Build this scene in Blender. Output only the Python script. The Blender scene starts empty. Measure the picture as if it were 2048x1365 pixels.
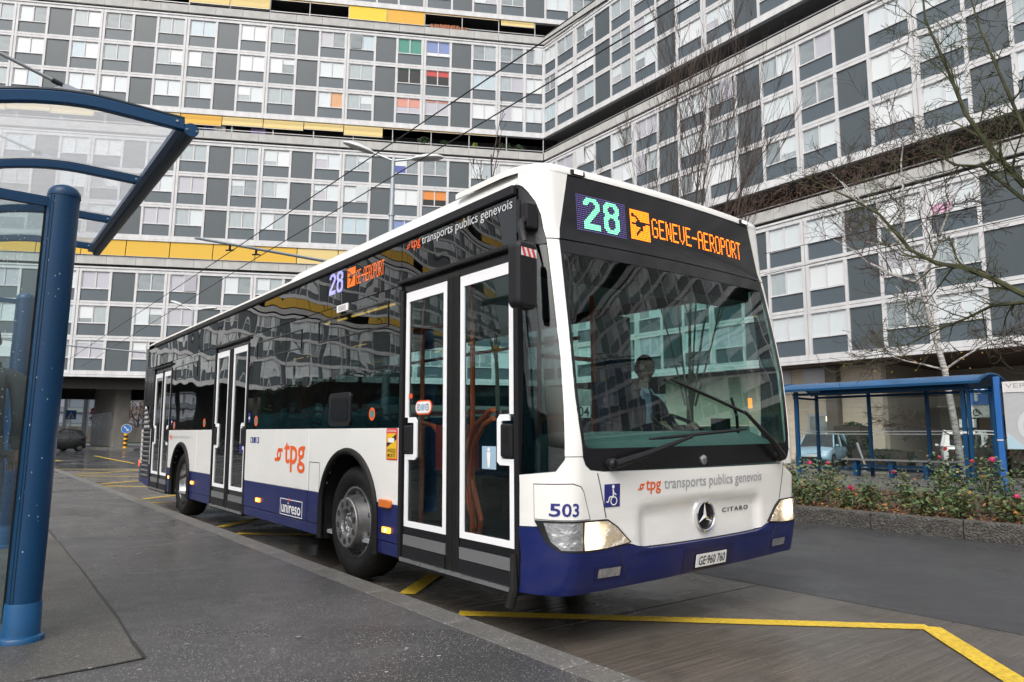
import bpy, bmesh, math, random
from mathutils import Vector, Matrix
from math import sin, cos, pi, radians, sqrt
random.seed(7)
S = bpy.context.scene
COL = S.collection

# ------------------------------------------------------------------ camera
cam_d = bpy.data.cameras.new('camera'); CAM = bpy.data.objects.new('camera', cam_d); COL.objects.link(CAM)
S.camera = CAM
cam_d.sensor_width = 36.0; cam_d.lens = 36.0*1410.06/2048; cam_d.clip_start = .05; cam_d.clip_end = 2000
_yaw, _pit, _rol = .90857, .13662, .01011
_f = Vector((-sin(_yaw)*cos(_pit), cos(_yaw)*cos(_pit), sin(_pit)))
_r = Vector((cos(_yaw), sin(_yaw), 0)); _u = _r.cross(_f)
_R = cos(_rol)*_r + sin(_rol)*_u; _U = -sin(_rol)*_r + cos(_rol)*_u
CP = Vector((2.99706, -2.72083, 1.20995))
CAM.matrix_world = Matrix(((_R.x,_U.x,-_f.x,CP.x),(_R.y,_U.y,-_f.y,CP.y),(_R.z,_U.z,-_f.z,CP.z),(0,0,0,1)))

# ------------------------------------------------------------------ world: overcast daylight
wd = bpy.data.worlds.new('World'); S.world = wd; wd.use_nodes = True
nt = wd.node_tree; nt.nodes.clear()
sky = nt.nodes.new('ShaderNodeTexSky'); sky.sky_type = 'NISHITA'; sky.sun_disc = False
sky.sun_elevation = radians(52); sky.sun_rotation = radians(150); sky.dust_density = 6; sky.air_density = 1.2; sky.ozone_density = .6
hs = nt.nodes.new('ShaderNodeHueSaturation'); hs.inputs['Saturation'].default_value = .40
bg = nt.nodes.new('ShaderNodeBackground'); bg.inputs['Strength'].default_value = .15
out = nt.nodes.new('ShaderNodeOutputWorld')
nt.links.new(sky.outputs[0], hs.inputs['Color']); nt.links.new(hs.outputs[0], bg.inputs['Color']); nt.links.new(bg.outputs[0], out.inputs[0])
# ------------------------------------------------------------------ sun behind cloud
sl = bpy.data.lights.new('sun', 'SUN'); sl.energy = .9; sl.angle = radians(40); sl.color = (1, .98, .95)
so = bpy.data.objects.new('sun', sl); COL.objects.link(so)
_az = radians(150); _el = radians(52)
so.rotation_euler = Vector((-sin(_az)*cos(_el), -cos(_az)*cos(_el), -sin(_el))).to_track_quat('-Z', 'Y').to_euler()
S.view_settings.view_transform = 'Standard'; S.view_settings.look = 'None'; S.view_settings.gamma = 1
S.view_settings.exposure = .5
S.render.engine = 'CYCLES'
S.cycles.max_bounces = 10; S.cycles.transparent_max_bounces = 16; S.cycles.glossy_bounces = 5

# ------------------------------------------------------------------ helpers
class MB:
    def __init__(s): s.v=[]; s.f=[]; s.m=[]
    def add(s, vs, fs, m=0):
        o=len(s.v); s.v+=[tuple(v) for v in vs]; s.f+=[tuple(i+o for i in f) for f in fs]; s.m+=[m]*len(fs); return s
    def box(s, a, b, m=0):
        x0,y0,z0=a; x1,y1,z1=b
        if x0>x1:x0,x1=x1,x0
        if y0>y1:y0,y1=y1,y0
        if z0>z1:z0,z1=z1,z0
        return s.add([(x0,y0,z0),(x1,y0,z0),(x1,y1,z0),(x0,y1,z0),(x0,y0,z1),(x1,y0,z1),(x1,y1,z1),(x0,y1,z1)],
          [(0,3,2,1),(4,5,6,7),(0,1,5,4),(1,2,6,5),(2,3,7,6),(3,0,4,7)],m)
    def prism(s, poly, axis, a, b, m=0):
        # poly: 2d points; axis 'y' -> (x,z), 'x' -> (y,z), 'z' -> (x,y)
        n=len(poly)
        def P(p,t): return {'y':(p[0],t,p[1]),'x':(t,p[0],p[1]),'z':(p[0],p[1],t)}[axis]
        vs=[P(p,a) for p in poly]+[P(p,b) for p in poly]
        fs=[tuple(range(n)),tuple(range(2*n-1,n-1,-1))]+[(i,i+n,(i+1)%n+n,(i+1)%n) for i in range(n)]
        return s.add(vs,fs,m)
    def tube(s, pts, r, n=8, m=0, cap=True):
        pts=[Vector(p) for p in pts]; k=len(pts); rs=r if isinstance(r,(list,tuple)) else [r]*k
        rings=[]; up=None
        for i,p in enumerate(pts):
            d=(pts[min(i+1,k-1)]-pts[max(i-1,0)])
            if d.length<1e-9: d=Vector((0,0,1))
            d.normalize()
            if up is None: up=Vector((0,0,1)) if abs(d.z)<.9 else Vector((1,0,0))
            a=d.cross(up)
            if a.length<1e-6: a=d.cross(Vector((1,0.1,0)))
            a.normalize(); b=a.cross(d); up=b
            rings.append([p+rs[i]*(cos(2*pi*j/n)*a+sin(2*pi*j/n)*b) for j in range(n)])
        vs=[v for R_ in rings for v in R_]; fs=[]
        for i in range(k-1):
            for j in range(n): fs.append((i*n+j,i*n+(j+1)%n,(i+1)*n+(j+1)%n,(i+1)*n+j))
        if cap: fs+=[tuple(range(n-1,-1,-1)),tuple((k-1)*n+j for j in range(n))]
        return s.add(vs,fs,m)
    def lathe(s, prof, c, axis='z', n=24, m=0, a0=0, a1=2*pi):
        # prof: (r,h)
        c=Vector(c); full=abs(a1-a0-2*pi)<1e-6; k=n if full else n+1; vs=[]
        for r,h in prof:
            for j in range(k):
                t=a0+(a1-a0)*j/n; x,y=r*cos(t),r*sin(t)
                vs.append(c+Vector({'z':(x,y,h),'y':(x,h,y),'x':(h,x,y)}[axis]))
        fs=[]
        for i in range(len(prof)-1):
            for j in range(n):
                j2=(j+1)%k; fs.append((i*k+j,i*k+j2,(i+1)*k+j2,(i+1)*k+j))
        return s.add(vs,fs,m)
    def disc(s,c,r,axis='y',n=16,m=0):
        c=Vector(c); vs=[]
        for j in range(n):
            t=2*pi*j/n; x,y=r*cos(t),r*sin(t); vs.append(c+Vector({'z':(x,y,0),'y':(x,0,y),'x':(0,x,y)}[axis]))
        return s.add(vs,[tuple(range(n))],m)
    def mesh(s, name, mats, smooth=False):
        me=bpy.data.meshes.new(name); me.from_pydata(s.v,[],s.f)
        for q in mats if isinstance(mats,(list,tuple)) else [mats]: me.materials.append(q)
        if any(s.m): me.polygons.foreach_set('material_index',s.m)
        bm=bmesh.new(); bm.from_mesh(me); bmesh.ops.recalc_face_normals(bm,faces=bm.faces); bm.to_mesh(me); bm.free()
        if smooth: smooth_mesh(me)
        me.update(); return me
    def build(s, name, mats, parent=None, smooth=False, bevel=0, seg=2, **kw):
        return obj(name, s.mesh(name,mats,smooth), parent, bevel=bevel, seg=seg, **kw)
def smooth_mesh(me, ang=40):
    me.polygons.foreach_set('use_smooth',[True]*len(me.polygons))
    try: me.set_sharp_from_angle(angle=radians(ang))
    except Exception: pass
def obj(name, me, parent=None, loc=None, rot=None, bevel=0, seg=2, mw=None, scale=None):
    o=bpy.data.objects.new(name,me); COL.objects.link(o)
    if parent: o.parent=parent
    if loc is not None: o.location=loc
    if rot is not None: o.rotation_euler=rot
    if scale is not None: o.scale=scale
    if mw is not None: o.matrix_world=mw
    if bevel:
        b=o.modifiers.new('bevel','BEVEL'); b.width=bevel; b.segments=seg; b.limit_method='ANGLE'; b.angle_limit=radians(35)
        b.harden_normals=False
    return o
def tag(o,label,cat,group=None):
    o['label']=label; o['category']=cat
    if group: o['group']=group
    return o
def thing(name,label,cat,loc=(0,0,0),rot=(0,0,0),group=None):
    o=bpy.data.objects.new(name,None); COL.objects.link(o); o.location=loc; o.rotation_euler=rot; o.empty_display_size=.2
    return tag(o,label,cat,group)
def struct(o): o['kind']='structure'; return o
def stuff(o,label=None,cat=None):
    o['kind']='stuff'
    if label: o['label']=label; o['category']=cat
    return o
def bez(p0,p1,p2,n=8):
    p0,p1,p2=Vector(p0),Vector(p1),Vector(p2)
    return [(1-t)**2*p0+2*t*(1-t)*p1+t*t*p2 for t in [i/n for i in range(n+1)]]
def rrect(x0,y0,x1,y1,r,n=4):
    o=[]
    for cx,cy,a in ((x1-r,y1-r,0),(x0+r,y1-r,90),(x0+r,y0+r,180),(x1-r,y0+r,270)):
        for i in range(n+1):
            t=radians(a+90*i/n); o.append((cx+r*cos(t),cy+r*sin(t)))
    return o

# ------------------------------------------------------------------ materials
MT={}
def mat(name,col,rough=.5,metal=0,spec=.5,coat=0,coat_rough=.05,noise=0,nscale=8,bump=0,bscale=60,bdist=.01,rvar=0,rscale=3,emit=None,estr=0,stretch=None,coords='Object',detail=6,sss=0,grime_shade=0):
    if name in MT: return MT[name]
    m=bpy.data.materials.new(name); m.use_nodes=True; t=m.node_tree; N=t.nodes; L=t.links
    b=N['Principled BSDF']; b.inputs['Base Color'].default_value=(*col,1); b.inputs['Roughness'].default_value=rough
    b.inputs['Metallic'].default_value=metal; b.inputs['Specular IOR Level'].default_value=spec
    b.inputs['Coat Weight'].default_value=coat; b.inputs['Coat Roughness'].default_value=coat_rough
    if emit: b.inputs['Emission Color'].default_value=(*emit,1); b.inputs['Emission Strength'].default_value=estr
    if noise or bump or rvar:
        tc=N.new('ShaderNodeTexCoord'); src=tc.outputs[coords]
        if stretch:
            mp=N.new('ShaderNodeMapping'); mp.inputs['Scale'].default_value=stretch; L.new(src,mp.inputs[0]); src=mp.outputs[0]
        def nz(sc):
            n=N.new('ShaderNodeTexNoise'); n.inputs['Scale'].default_value=sc; n.inputs['Detail'].default_value=detail; L.new(src,n.inputs['Vector']); return n.outputs['Fac']
        if noise:
            r=N.new('ShaderNodeMapRange'); L.new(nz(nscale),r.inputs[0]); r.inputs[1].default_value=.25; r.inputs[2].default_value=.75
            r.inputs[3].default_value=1-noise; r.inputs[4].default_value=1+noise
            x=N.new('ShaderNodeMix'); x.data_type='RGBA'; x.blend_type='MULTIPLY'; x.inputs[0].default_value=1
            x.inputs[6].default_value=(*col,1); c=N.new('ShaderNodeCombineColor')
            for i in range(3): L.new(r.outputs[0],c.inputs[i])
            L.new(c.outputs[0],x.inputs[7]); L.new(x.outputs[2],b.inputs['Base Color'])
        if bump:
            bp=N.new('ShaderNodeBump'); bp.inputs['Strength'].default_value=bump; bp.inputs['Distance'].default_value=bdist
            L.new(nz(bscale),bp.inputs['Height']); L.new(bp.outputs[0],b.inputs['Normal'])
        if rvar:
            r=N.new('ShaderNodeMapRange'); L.new(nz(rscale),r.inputs[0]); r.inputs[1].default_value=.3; r.inputs[2].default_value=.7
            r.inputs[3].default_value=max(.02,rough-rvar); r.inputs[4].default_value=min(1,rough+rvar); L.new(r.outputs[0],b.inputs['Roughness'])
    if grime_shade:   # road dirt thrown up on the lower panels
        tc=N.new('ShaderNodeTexCoord'); sx=N.new('ShaderNodeSeparateXYZ'); L.new(tc.outputs['Object'],sx.inputs[0])
        mp=N.new('ShaderNodeMapping'); mp.inputs['Scale'].default_value=(1.2,1.2,3.5); L.new(tc.outputs['Object'],mp.inputs[0])
        n=N.new('ShaderNodeTexNoise'); n.inputs['Scale'].default_value=2.6; n.inputs['Detail'].default_value=9; n.inputs['Roughness'].default_value=.7; L.new(mp.outputs[0],n.inputs['Vector'])
        r=N.new('ShaderNodeMapRange'); L.new(sx.outputs[2],r.inputs[0]); r.inputs[1].default_value=1.05; r.inputs[2].default_value=.30; r.inputs[3].default_value=0; r.inputs[4].default_value=1
        r2=N.new('ShaderNodeMapRange'); L.new(n.outputs['Fac'],r2.inputs[0]); r2.inputs[1].default_value=.40; r2.inputs[2].default_value=.72
        k=N.new('ShaderNodeMath'); k.operation='MULTIPLY'; L.new(r.outputs[0],k.inputs[0]); L.new(r2.outputs[0],k.inputs[1])
        k2=N.new('ShaderNodeMath'); k2.operation='MULTIPLY'; L.new(k.outputs[0],k2.inputs[0]); k2.inputs[1].default_value=grime_shade
        x=N.new('ShaderNodeMix'); x.data_type='RGBA'; L.new(k2.outputs[0],x.inputs[0]); x.inputs[7].default_value=(.10,.088,.075,1)
        bc=b.inputs['Base Color']
        if bc.links: L.new(bc.links[0].from_socket,x.inputs[6])
        else: x.inputs[6].default_value=(*col,1)
        L.new(x.outputs[2],bc)
    MT[name]=m; return m
def glass(name,tint,refl=1.0,wave=0,wscale=1.5,wdist=.02,ior=1.5,rough=0,haze=0,base=0.):
    """tinted pane: clear transmission plus Fresnel mirror"""
    if name in MT: return MT[name]
    m=bpy.data.materials.new(name); m.use_nodes=True; t=m.node_tree; N=t.nodes; L=t.links; N.clear()
    o=N.new('ShaderNodeOutputMaterial'); tr=N.new('ShaderNodeBsdfTransparent'); tr.inputs[0].default_value=(*tint,1)
    gl=N.new('ShaderNodeBsdfGlossy'); gl.inputs['Roughness'].default_value=rough; gl.inputs[0].default_value=(refl,refl,refl,1)
    # Schlick reflectance from the viewing angle, the same from either face of the pane
    fr=N.new('ShaderNodeLayerWeight'); fr.inputs[0].default_value=.5; f0=((ior-1)/(ior+1))**2+base
    mx=N.new('ShaderNodeMixShader'); pw=N.new('ShaderNodeMath'); pw.operation='POWER'; pw.inputs[1].default_value=4.2; L.new(fr.outputs['Facing'],pw.inputs[0])
    a=N.new('ShaderNodeMath'); a.operation='MULTIPLY_ADD'; a.inputs[1].default_value=1-f0; a.inputs[2].default_value=f0; a.use_clamp=True
    L.new(pw.outputs[0],a.inputs[0]); fac=a.outputs[0]
    L.new(fac,mx.inputs[0]); first=tr.outputs[0]
    if haze:
        df=N.new('ShaderNodeBsdfTranslucent'); df.inputs[0].default_value=(.72,.74,.76,1); m2=N.new('ShaderNodeMixShader'); m2.inputs[0].default_value=haze
        L.new(tr.outputs[0],m2.inputs[1]); L.new(df.outputs[0],m2.inputs[2]); first=m2.outputs[0]
    L.new(first,mx.inputs[1]); L.new(gl.outputs[0],mx.inputs[2]); L.new(mx.outputs[0],o.inputs[0])
    if wave:
        tc=N.new('ShaderNodeTexCoord'); n=N.new('ShaderNodeTexNoise'); n.inputs['Scale'].default_value=wscale; n.inputs['Detail'].default_value=1
        L.new(tc.outputs['Object'],n.inputs['Vector']); bp=N.new('ShaderNodeBump'); bp.inputs['Strength'].default_value=wave; bp.inputs['Distance'].default_value=wdist
        L.new(n.outputs['Fac'],bp.inputs['Height']); L.new(bp.outputs[0],gl.inputs['Normal']); L.new(bp.outputs[0],fr.inputs['Normal'])
    MT[name]=m; return m
def ground_mat(name,col,col2,speck=0,rough=.5,rvar=.25,wet=.5,brush=None,bump=.3,bscale=220,bdist=.004,patch=1.2,sscale=95):
    m=bpy.data.materials.new(name); m.use_nodes=True; t=m.node_tree; N=t.nodes; L=t.links; b=N['Principled BSDF']
    tc=N.new('ShaderNodeTexCoord'); P=tc.outputs['Object']
    def nz(sc,det=6,vec=None,rgh=.6):
        n=N.new('ShaderNodeTexNoise'); n.inputs['Scale'].default_value=sc; n.inputs['Detail'].default_value=det; n.inputs['Roughness'].default_value=rgh
        L.new(vec or P,n.inputs['Vector']); return n.outputs['Fac']
    def rng(x,a,b_,c,d):
        r=N.new('ShaderNodeMapRange'); L.new(x,r.inputs[0])
        for i,v in enumerate((a,b_,c,d)): r.inputs[i+1].default_value=v
        return r.outputs[0]
    def mix(f,c1,c2,mode='MIX'):
        x=N.new('ShaderNodeMix'); x.data_type='RGBA'; x.blend_type=mode
        if hasattr(f,'links'): L.new(f,x.inputs[0])
        else: x.inputs[0].default_value=f
        for i,c in ((6,c1),(7,c2)):
            if hasattr(c,'links'): L.new(c,x.inputs[i])
            else: x.inputs[i].default_value=(*c,1)
        return x.outputs[2]
    c=mix(rng(nz(patch,7),.35,.65,0,1),col,col2)
    c=mix(rng(nz(70,3),.35,.7,0,.5),c,tuple(v*.62 for v in col))
    if speck:
        vo=N.new('ShaderNodeTexVoronoi'); vo.inputs['Scale'].default_value=sscale; L.new(P,vo.inputs['Vector'])
        sp=N.new('ShaderNodeSeparateColor'); L.new(vo.outputs['Color'],sp.inputs[0])
        k=N.new('ShaderNodeMath'); k.operation='MULTIPLY'; L.new(rng(sp.outputs[0],.50,.98,0,1),k.inputs[0]); L.new(rng(vo.outputs['Distance'],.2,.45,1,0),k.inputs[1])
        k2=N.new('ShaderNodeMath'); k2.operation='MULTIPLY'; L.new(k.outputs[0],k2.inputs[0]); k2.inputs[1].default_value=speck
        c=mix(k2.outputs[0],c,(.40,.39,.375))
    if brush:   # broom-finished concrete: fine pale and dark furrows
        mq=N.new('ShaderNodeMapping'); mq.inputs['Rotation'].default_value=(0,0,brush[0]); L.new(P,mq.inputs[0]); mq2=N.new('ShaderNodeMapping'); mq2.inputs['Scale'].default_value=(.6,34,1); L.new(mq.outputs[0],mq2.inputs[0])
        c=mix(rng(nz(1.6,4,mq2.outputs[0],.7),.35,.68,0,.75),c,tuple(v*1.9 for v in col))
        c=mix(rng(nz(2.3,8),.5,.7,0,.6),c,tuple(v*.38 for v in col))
    else: c=mix(rng(nz(.9,9,None,.7),.50,.66,0,.5),c,tuple(v*.5 for v in col))
    L.new(c,b.inputs['Base Color'])
    wetn=rng(nz(.55,4),.42,.62,0,1)
    rr=N.new('ShaderNodeMapRange'); L.new(wetn,rr.inputs[0]); rr.inputs[1].default_value=0; rr.inputs[2].default_value=1; rr.inputs[3].default_value=rough+rvar*.4; rr.inputs[4].default_value=max(.05,rough-rvar*wet*2)
    L.new(rr.outputs[0],b.inputs['Roughness'])
    bp=N.new('ShaderNodeBump'); bp.inputs['Strength'].default_value=bump; bp.inputs['Distance'].default_value=bdist; L.new(nz(bscale,3),bp.inputs['Height'])
    nrm=bp.outputs[0]
    if brush:
        mp=N.new('ShaderNodeMapping'); mp.inputs['Rotation'].default_value=(0,0,brush[0]); mp.inputs['Scale'].default_value=(.5,1,1); L.new(P,mp.inputs[0])
        mp2=N.new('ShaderNodeMapping'); mp2.inputs['Scale'].default_value=(.35,26,1); L.new(mp.outputs[0],mp2.inputs[0])
        bn=nz(2.2,3,mp2.outputs[0]); b2=N.new('ShaderNodeBump'); b2.inputs['Strength'].default_value=brush[1]; b2.inputs['Distance'].default_value=.006
        L.new(bn,b2.inputs['Height']); L.new(nrm,b2.inputs['Normal']); nrm=b2.outputs[0]
    L.new(nrm,b.inputs['Normal']); MT[name]=m; return m
# ================================================================== GROUND
m_asph=ground_mat('asphalt_pavement',(.066,.066,.069),(.045,.045,.048),speck=.85,rough=.36,rvar=.22,wet=.6,bump=.5,bscale=110,bdist=.006)
m_patch=ground_mat('old_asphalt',(.088,.084,.075),(.063,.060,.054),speck=.6,rough=.46,rvar=.2,wet=.55,bump=.5,bscale=120,bdist=.006)
m_lane=ground_mat('asphalt_lane',(.045,.046,.050),(.036,.037,.042),speck=.12,rough=.42,rvar=.16,wet=.6,bump=.22,bscale=240)
m_conc=ground_mat('bay_concrete',(.070,.060,.051),(.046,.040,.034),speck=.1,rough=.28,rvar=.18,wet=.7,brush=(radians(90),1.0),bump=.2,bscale=120,patch=.8)
m_wet=ground_mat('wet_asphalt',(.042,.042,.045),(.028,.029,.032),speck=.2,rough=.22,rvar=.16,wet=.6,bump=.12,bscale=160,patch=.3)
m_gran=ground_mat('granite',(.135,.132,.125),(.105,.103,.098),speck=1.0,rough=.5,rvar=.15,wet=.5,bump=.6,bscale=90,bdist=.006,patch=9,sscale=62)
m_grand=mat('rough_granite',(.062,.059,.053),.6,noise=.95,nscale=34,bump=1,bscale=40,bdist=.03,detail=10)
m_soil=mat('soil',(.055,.035,.024),.9,noise=.5,nscale=12,bump=1,bscale=30,bdist=.03)
m_yel=mat('yellow_paint',(.56,.385,.03),.5,noise=.38,nscale=38,bump=.5,bscale=90,rvar=.2,detail=12)
m_ywh=mat('white_paint',(.62,.62,.6),.5,noise=.3,nscale=20)
m_tar=mat('joint_tar',(.018,.018,.018),.5)
def sheet(name,poly,z,m,depth=.1,parent=None):
    mb=MB(); mb.prism(poly,'z',z-depth,z); return mb.build(name,m,parent)
struct(sheet('ground',[(-400,-300),(300,-300),(300,400),(-400,400)],-.012,m_wet,.3))
def strip(n,x0,x1,y0,y1): return [(x0,y0),(x1,y0),(x1,y1),(x0,y1)]
struct(sheet('road',strip(0,-26,60,2.755,7.62),0,m_lane,.012))
bay=struct(sheet('bus_bay',strip(0,-26,20,-.24,2.735),-.006,m_tar,.05))
xj=-.58
for k in range(-5,4):
    a=xj+5*k+.008; b=xj+5*(k+1)-.008
    sheet('concrete_slab',strip(0,max(a,-26),b,-.22,2.735),0,m_conc,.1,bay)
# pavement with its granite kerb
pv=struct(sheet('pavement',[(-23.6,-.412),(14,-.412),(14,-26),(-22,-26),(-26,-7),(-24.6,-2.2)],.15,m_asph,.15))
pat=MB()
pp=[(-.80,-2.6),(-.815,-2.35),(-.84,-2.05),(-.86,-1.915),(-1.2,-1.91),(-1.74,-1.885),(-2.6,-1.87),(-3.54,-1.85),(-5.56,-1.83),(-9,-1.8),(-9,-6),(-.8,-6)]
pat.prism(pp,'z',.14,.155); pat.build('asphalt_patch',m_patch,pv)
cr=MB()
for (a,b) in zip(pp[1:9],pp[2:10]):
    d=Vector((b[0]-a[0],b[1]-a[1])); n=Vector((-d.y,d.x)).normalized()*(.006+random.random()*.007)
    cr.add([(a[0]+n.x,a[1]+n.y,.1556),(b[0]+n.x,b[1]+n.y,.1556),(b[0]-n.x,b[1]-n.y,.1556),(a[0]-n.x,a[1]-n.y,.1556)],[(0,1,2,3)])
cr.build('crack',m_tar,pv)
# gum and litter spots on the pavement
gm=mat('trodden_gum',(.27,.26,.25),.7)
gb=MB()
for i in range(150):
    x=random.uniform(-8,1.6); y=random.uniform(-2.6,-.45) if x>-.8 else random.uniform(-2.2,-.45)
    r=random.uniform(.004,.012); e=random.uniform(.6,1.5); a=random.random()*3
    z=.1562 if (x<-.8 and y<-1.8) else .1515
    gb.add([(x+r*e*cos(t+a),y+r*sin(t+a),z) for t in [j*pi/4 for j in range(8)]],[tuple(range(8))])
stuff(gb.build('gum_spots',gm,pv))
kb=MB().prism(rrect(0,-.412+.002,.992,-.222,.012,2),'z',0,.15).mesh('kerb_stone',m_gran)
kerb=struct(sheet('kerb',strip(0,-23.6,14,-.405,-.23),.135,m_tar,.15))
for k in range(37):
    o=obj('kerb_stone',kb,kerb,loc=(-23.55+k*1.0+random.uniform(-.002,.002),random.uniform(-.002,.002),random.uniform(-.001,.003)),bevel=.006 if k>18 else 0)
# yellow zigzag bus stop marking
def band(mb,a,b,w,z=.004):
    a=Vector(a); b=Vector(b); d=(b-a); n=Vector((-d.y,d.x)).normalized()*w/2
    k=max(1,int(d.length/.12)); L_=[];R_=[]
    for i in range(k+1):
        q=a+d*i/k; j=random.uniform(-.004,.004); L_.append((q.x+n.x*(1+j*8),q.y+n.y*(1+j*8),z)); j=random.uniform(-.004,.004); R_.append((q.x-n.x*(1+j*8),q.y-n.y*(1+j*8),z))
    mb.add(L_+R_,[(i,i+1,k+2+i,k+1+i) for i in range(k)])
zz=struct(bpy.data.objects.new('road_marking',None)); COL.objects.link(zz)
for k in range(-5,2):
    x=-1.24+4.95*k
    for a,b in (((x,.14),(x+2.11,2.45)),((x+2.11,2.45),(x+4.22,.14))):
        mb=MB(); band(mb,a,b,.135,.004 if a[1]<1 else .0065); mb.build('yellow_stripe',m_yel,zz)
# far markings on the wet carriageway
for i,(a,b) in enumerate([((-30,3.2),(-42,3.4)),((-31,6.4),(-48,6.9)),((-34,1.0),(-44,.4)),((-28,-.6),(-37,-1.4))]):
    mb=MB(); band(mb,a,b,.14,.004); mb.build('yellow_stripe',m_yel if i%2==0 else m_ywh,zz)
# planted island
isl=struct(sheet('planting_bed',[(-9,7.62),(1,7.62),(6,8.2),(7,12.75),(-9,12.75)],.19,m_soil,.25))
ik=struct(sheet('island_kerb',[(-9,7.60),(1.0,7.60),(1,7.5),(-9,7.5)],.1,m_tar,.1))
def rough_block(L_,w,h,seed):
    rd=random.Random(seed); nx=int(L_/.045); mb=MB(); prof=[(0,0),(0,h*.25),(0,h*.5),(0,h*.75),(0,h-.015),(.015,h),(w,h),(w,0)]
    vs=[];n=len(prof)
    for i in range(nx+1):
        for j,(y,z) in enumerate(prof):
            e=0 if i in(0,nx) else 1
            dy=(rd.uniform(-.018,.014) if j in(1,2,3) else rd.uniform(-.004,.004))*e
            vs.append((L_*i/nx,y+dy,z+(rd.uniform(-.004,.004)*e if j else 0)))
    fs=[(i*n+j,i*n+j+1,(i+1)*n+j+1,(i+1)*n+j) for i in range(nx) for j in range(n-1)]+[tuple(range(n)),tuple(nx*n+j for j in range(n))]
    return mb.add(vs,fs)
xs=-9
for k in range(11):
    L_=random.uniform(1.1,1.6); y=7.40 if xs<-1.5 else 7.40+.035*(xs+1.5)**2*.5; ang=0 if xs<-1.5 else .035*(xs+1.5)
    rough_block(L_-.012,.17,.235,k).build('kerb_block',m_grand,ik,smooth=True,loc=(xs,y,0),rot=(0,0,ang)); xs+=L_*cos(ang)
m_plat=ground_mat('platform_paving',(.13,.125,.118),(.10,.097,.092),speck=.3,rough=.4,rvar=.2,wet=.7)
struct(sheet('platform',strip(0,-30,14,12.95,21.4),.215,m_plat,.24))
struct(sheet('platform_kerb',strip(0,-30,14,12.74,12.945),.235,m_gran,.26))
struct(sheet('car_park',strip(0,-45,30,21.45,33),.02,m_wet,.05))
struct(sheet('forecourt',strip(0,-45,40,33,60),.10,m_plat,.14))

# ================================================================== APARTMENT BUILDINGS
m_fr=mat('facade_white',(.565,.57,.58),.5,noise=.16,nscale=1.6,stretch=(1,1,.35))
m_frd=mat('facade_joint',(.17,.17,.17),.7)
m_sp=mat('grey_panel',(.074,.098,.116),.35,noise=.10,nscale=1.5,stretch=(1,1,.3),coat=.25,coat_rough=.2)
m_dk=mat('dark_panel',(.062,.079,.090),.4,noise=.14,nscale=1.1,stretch=(1,1,.25),coat=.2,coat_rough=.25)
m_bl=[mat('blind_pale',(.57,.62,.645),.35,coat=.5,coat_rough=.04,noise=.03,nscale=3),mat('blind_white',(.64,.67,.685),.4,coat=.5,coat_rough=.04),mat('blind_lilac',(.42,.42,.47),.35,coat=.6,coat_rough=.03)]
m_cu=[mat('curtain_grey',(.34,.39,.41),.2,coat=.8,coat_rough=.03,noise=.18,nscale=5,stretch=(6,1,.2)),mat('curtain_blue',(.42,.52,.57),.25,coat=.8,coat_rough=.03,noise=.15,nscale=5,stretch=(6,1,.2)),mat('pane_sky_sheen',(.21,.245,.26),.12,coat=.9,coat_rough=.02,noise=.3,nscale=1.4)]  # last entry: grey colour imitates sky sheen on panes without blinds
m_room=mat('room_dark',(.012,.013,.014),.3)
m_par=mat('parapet_concrete',(.44,.44,.43),.75,noise=.16,nscale=1.3,stretch=(1,1,.4))
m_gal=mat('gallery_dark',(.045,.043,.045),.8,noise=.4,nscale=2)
m_aw=[mat('awning_yellow',(.60,.37,.045),.75,noise=.05,nscale=30,stretch=(8,1,.1)),mat('awning_pale',(.60,.47,.20),.75,noise=.06,nscale=30,stretch=(8,1,.1)),mat('awning_lemon',(.72,.50,.035),.7),mat('awning_orange',(.64,.36,.055),.75)]
m_rail=mat('rail_steel',(.38,.38,.38),.4,metal=.6)
m_col={k:mat('fabric_'+k,c,.7) for k,c in dict(green=(.08,.27,.21),blue=(.20,.26,.48),red=(.50,.08,.07),coral=(.62,.29,.23),orange=(.66,.24,.06),purple=(.28,.20,.45),white=(.7,.7,.72),navy=(.10,.13,.36),teal=(.05,.22,.2),pink=(.62,.35,.5),dgreen=(.02,.12,.08)).items()}
m_bag=[m_bl[0],m_bl[0],m_bl[1],m_bl[0],m_bl[2],m_cu[0],m_cu[0],m_cu[1],m_cu[2],m_cu[2]]
H=2.75; ZB=5.94526
class Facade:
    def __init__(s,name,label,corner,ang,sgn,P,cat='apartment block'):
        s.root=thing(name,label,cat); s.sgn=sgn; s.P=P; s.k=P/6.71
        s.root.location=(corner[0],corner[1],0); s.root.rotation_euler=(0,0,ang); s.cache={}
    def X(s,v): return s.sgn*v
    def bx(s,mb,s0,s1,y0,y1,z0,z1,m=0): return mb.box((s.X(s0),y0,z0),(s.X(s1),y1,z1),m)
    def part(s,name,key,fn,loc,parent=None,mats=None):
        if key not in s.cache: s.cache[key]=fn()
        return obj(name,s.cache[key],parent or s.root,loc=loc)
    def z(s,n): return ZB+n*H
def win_mesh(w):
    mb=MB(); z0,z1=.40*H,.905*H; h=w/2
    mb.box((-h,-.10,z0),(h,.012,z0+.05)); mb.box((-h-.01,-.02,z0-.035),(h+.01,.035,z0-.003)); mb.box((-h,-.10,z1-.045),(h,.01,z1))
    for x in (-h,h-.045): mb.box((x,-.10,z0+.05),(x+.045,.01,z1-.045))
    mb.box((-.045,-.10,z0+.05),(.045,.016,z1-.045)); return mb.mesh('window',m_fr)
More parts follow.
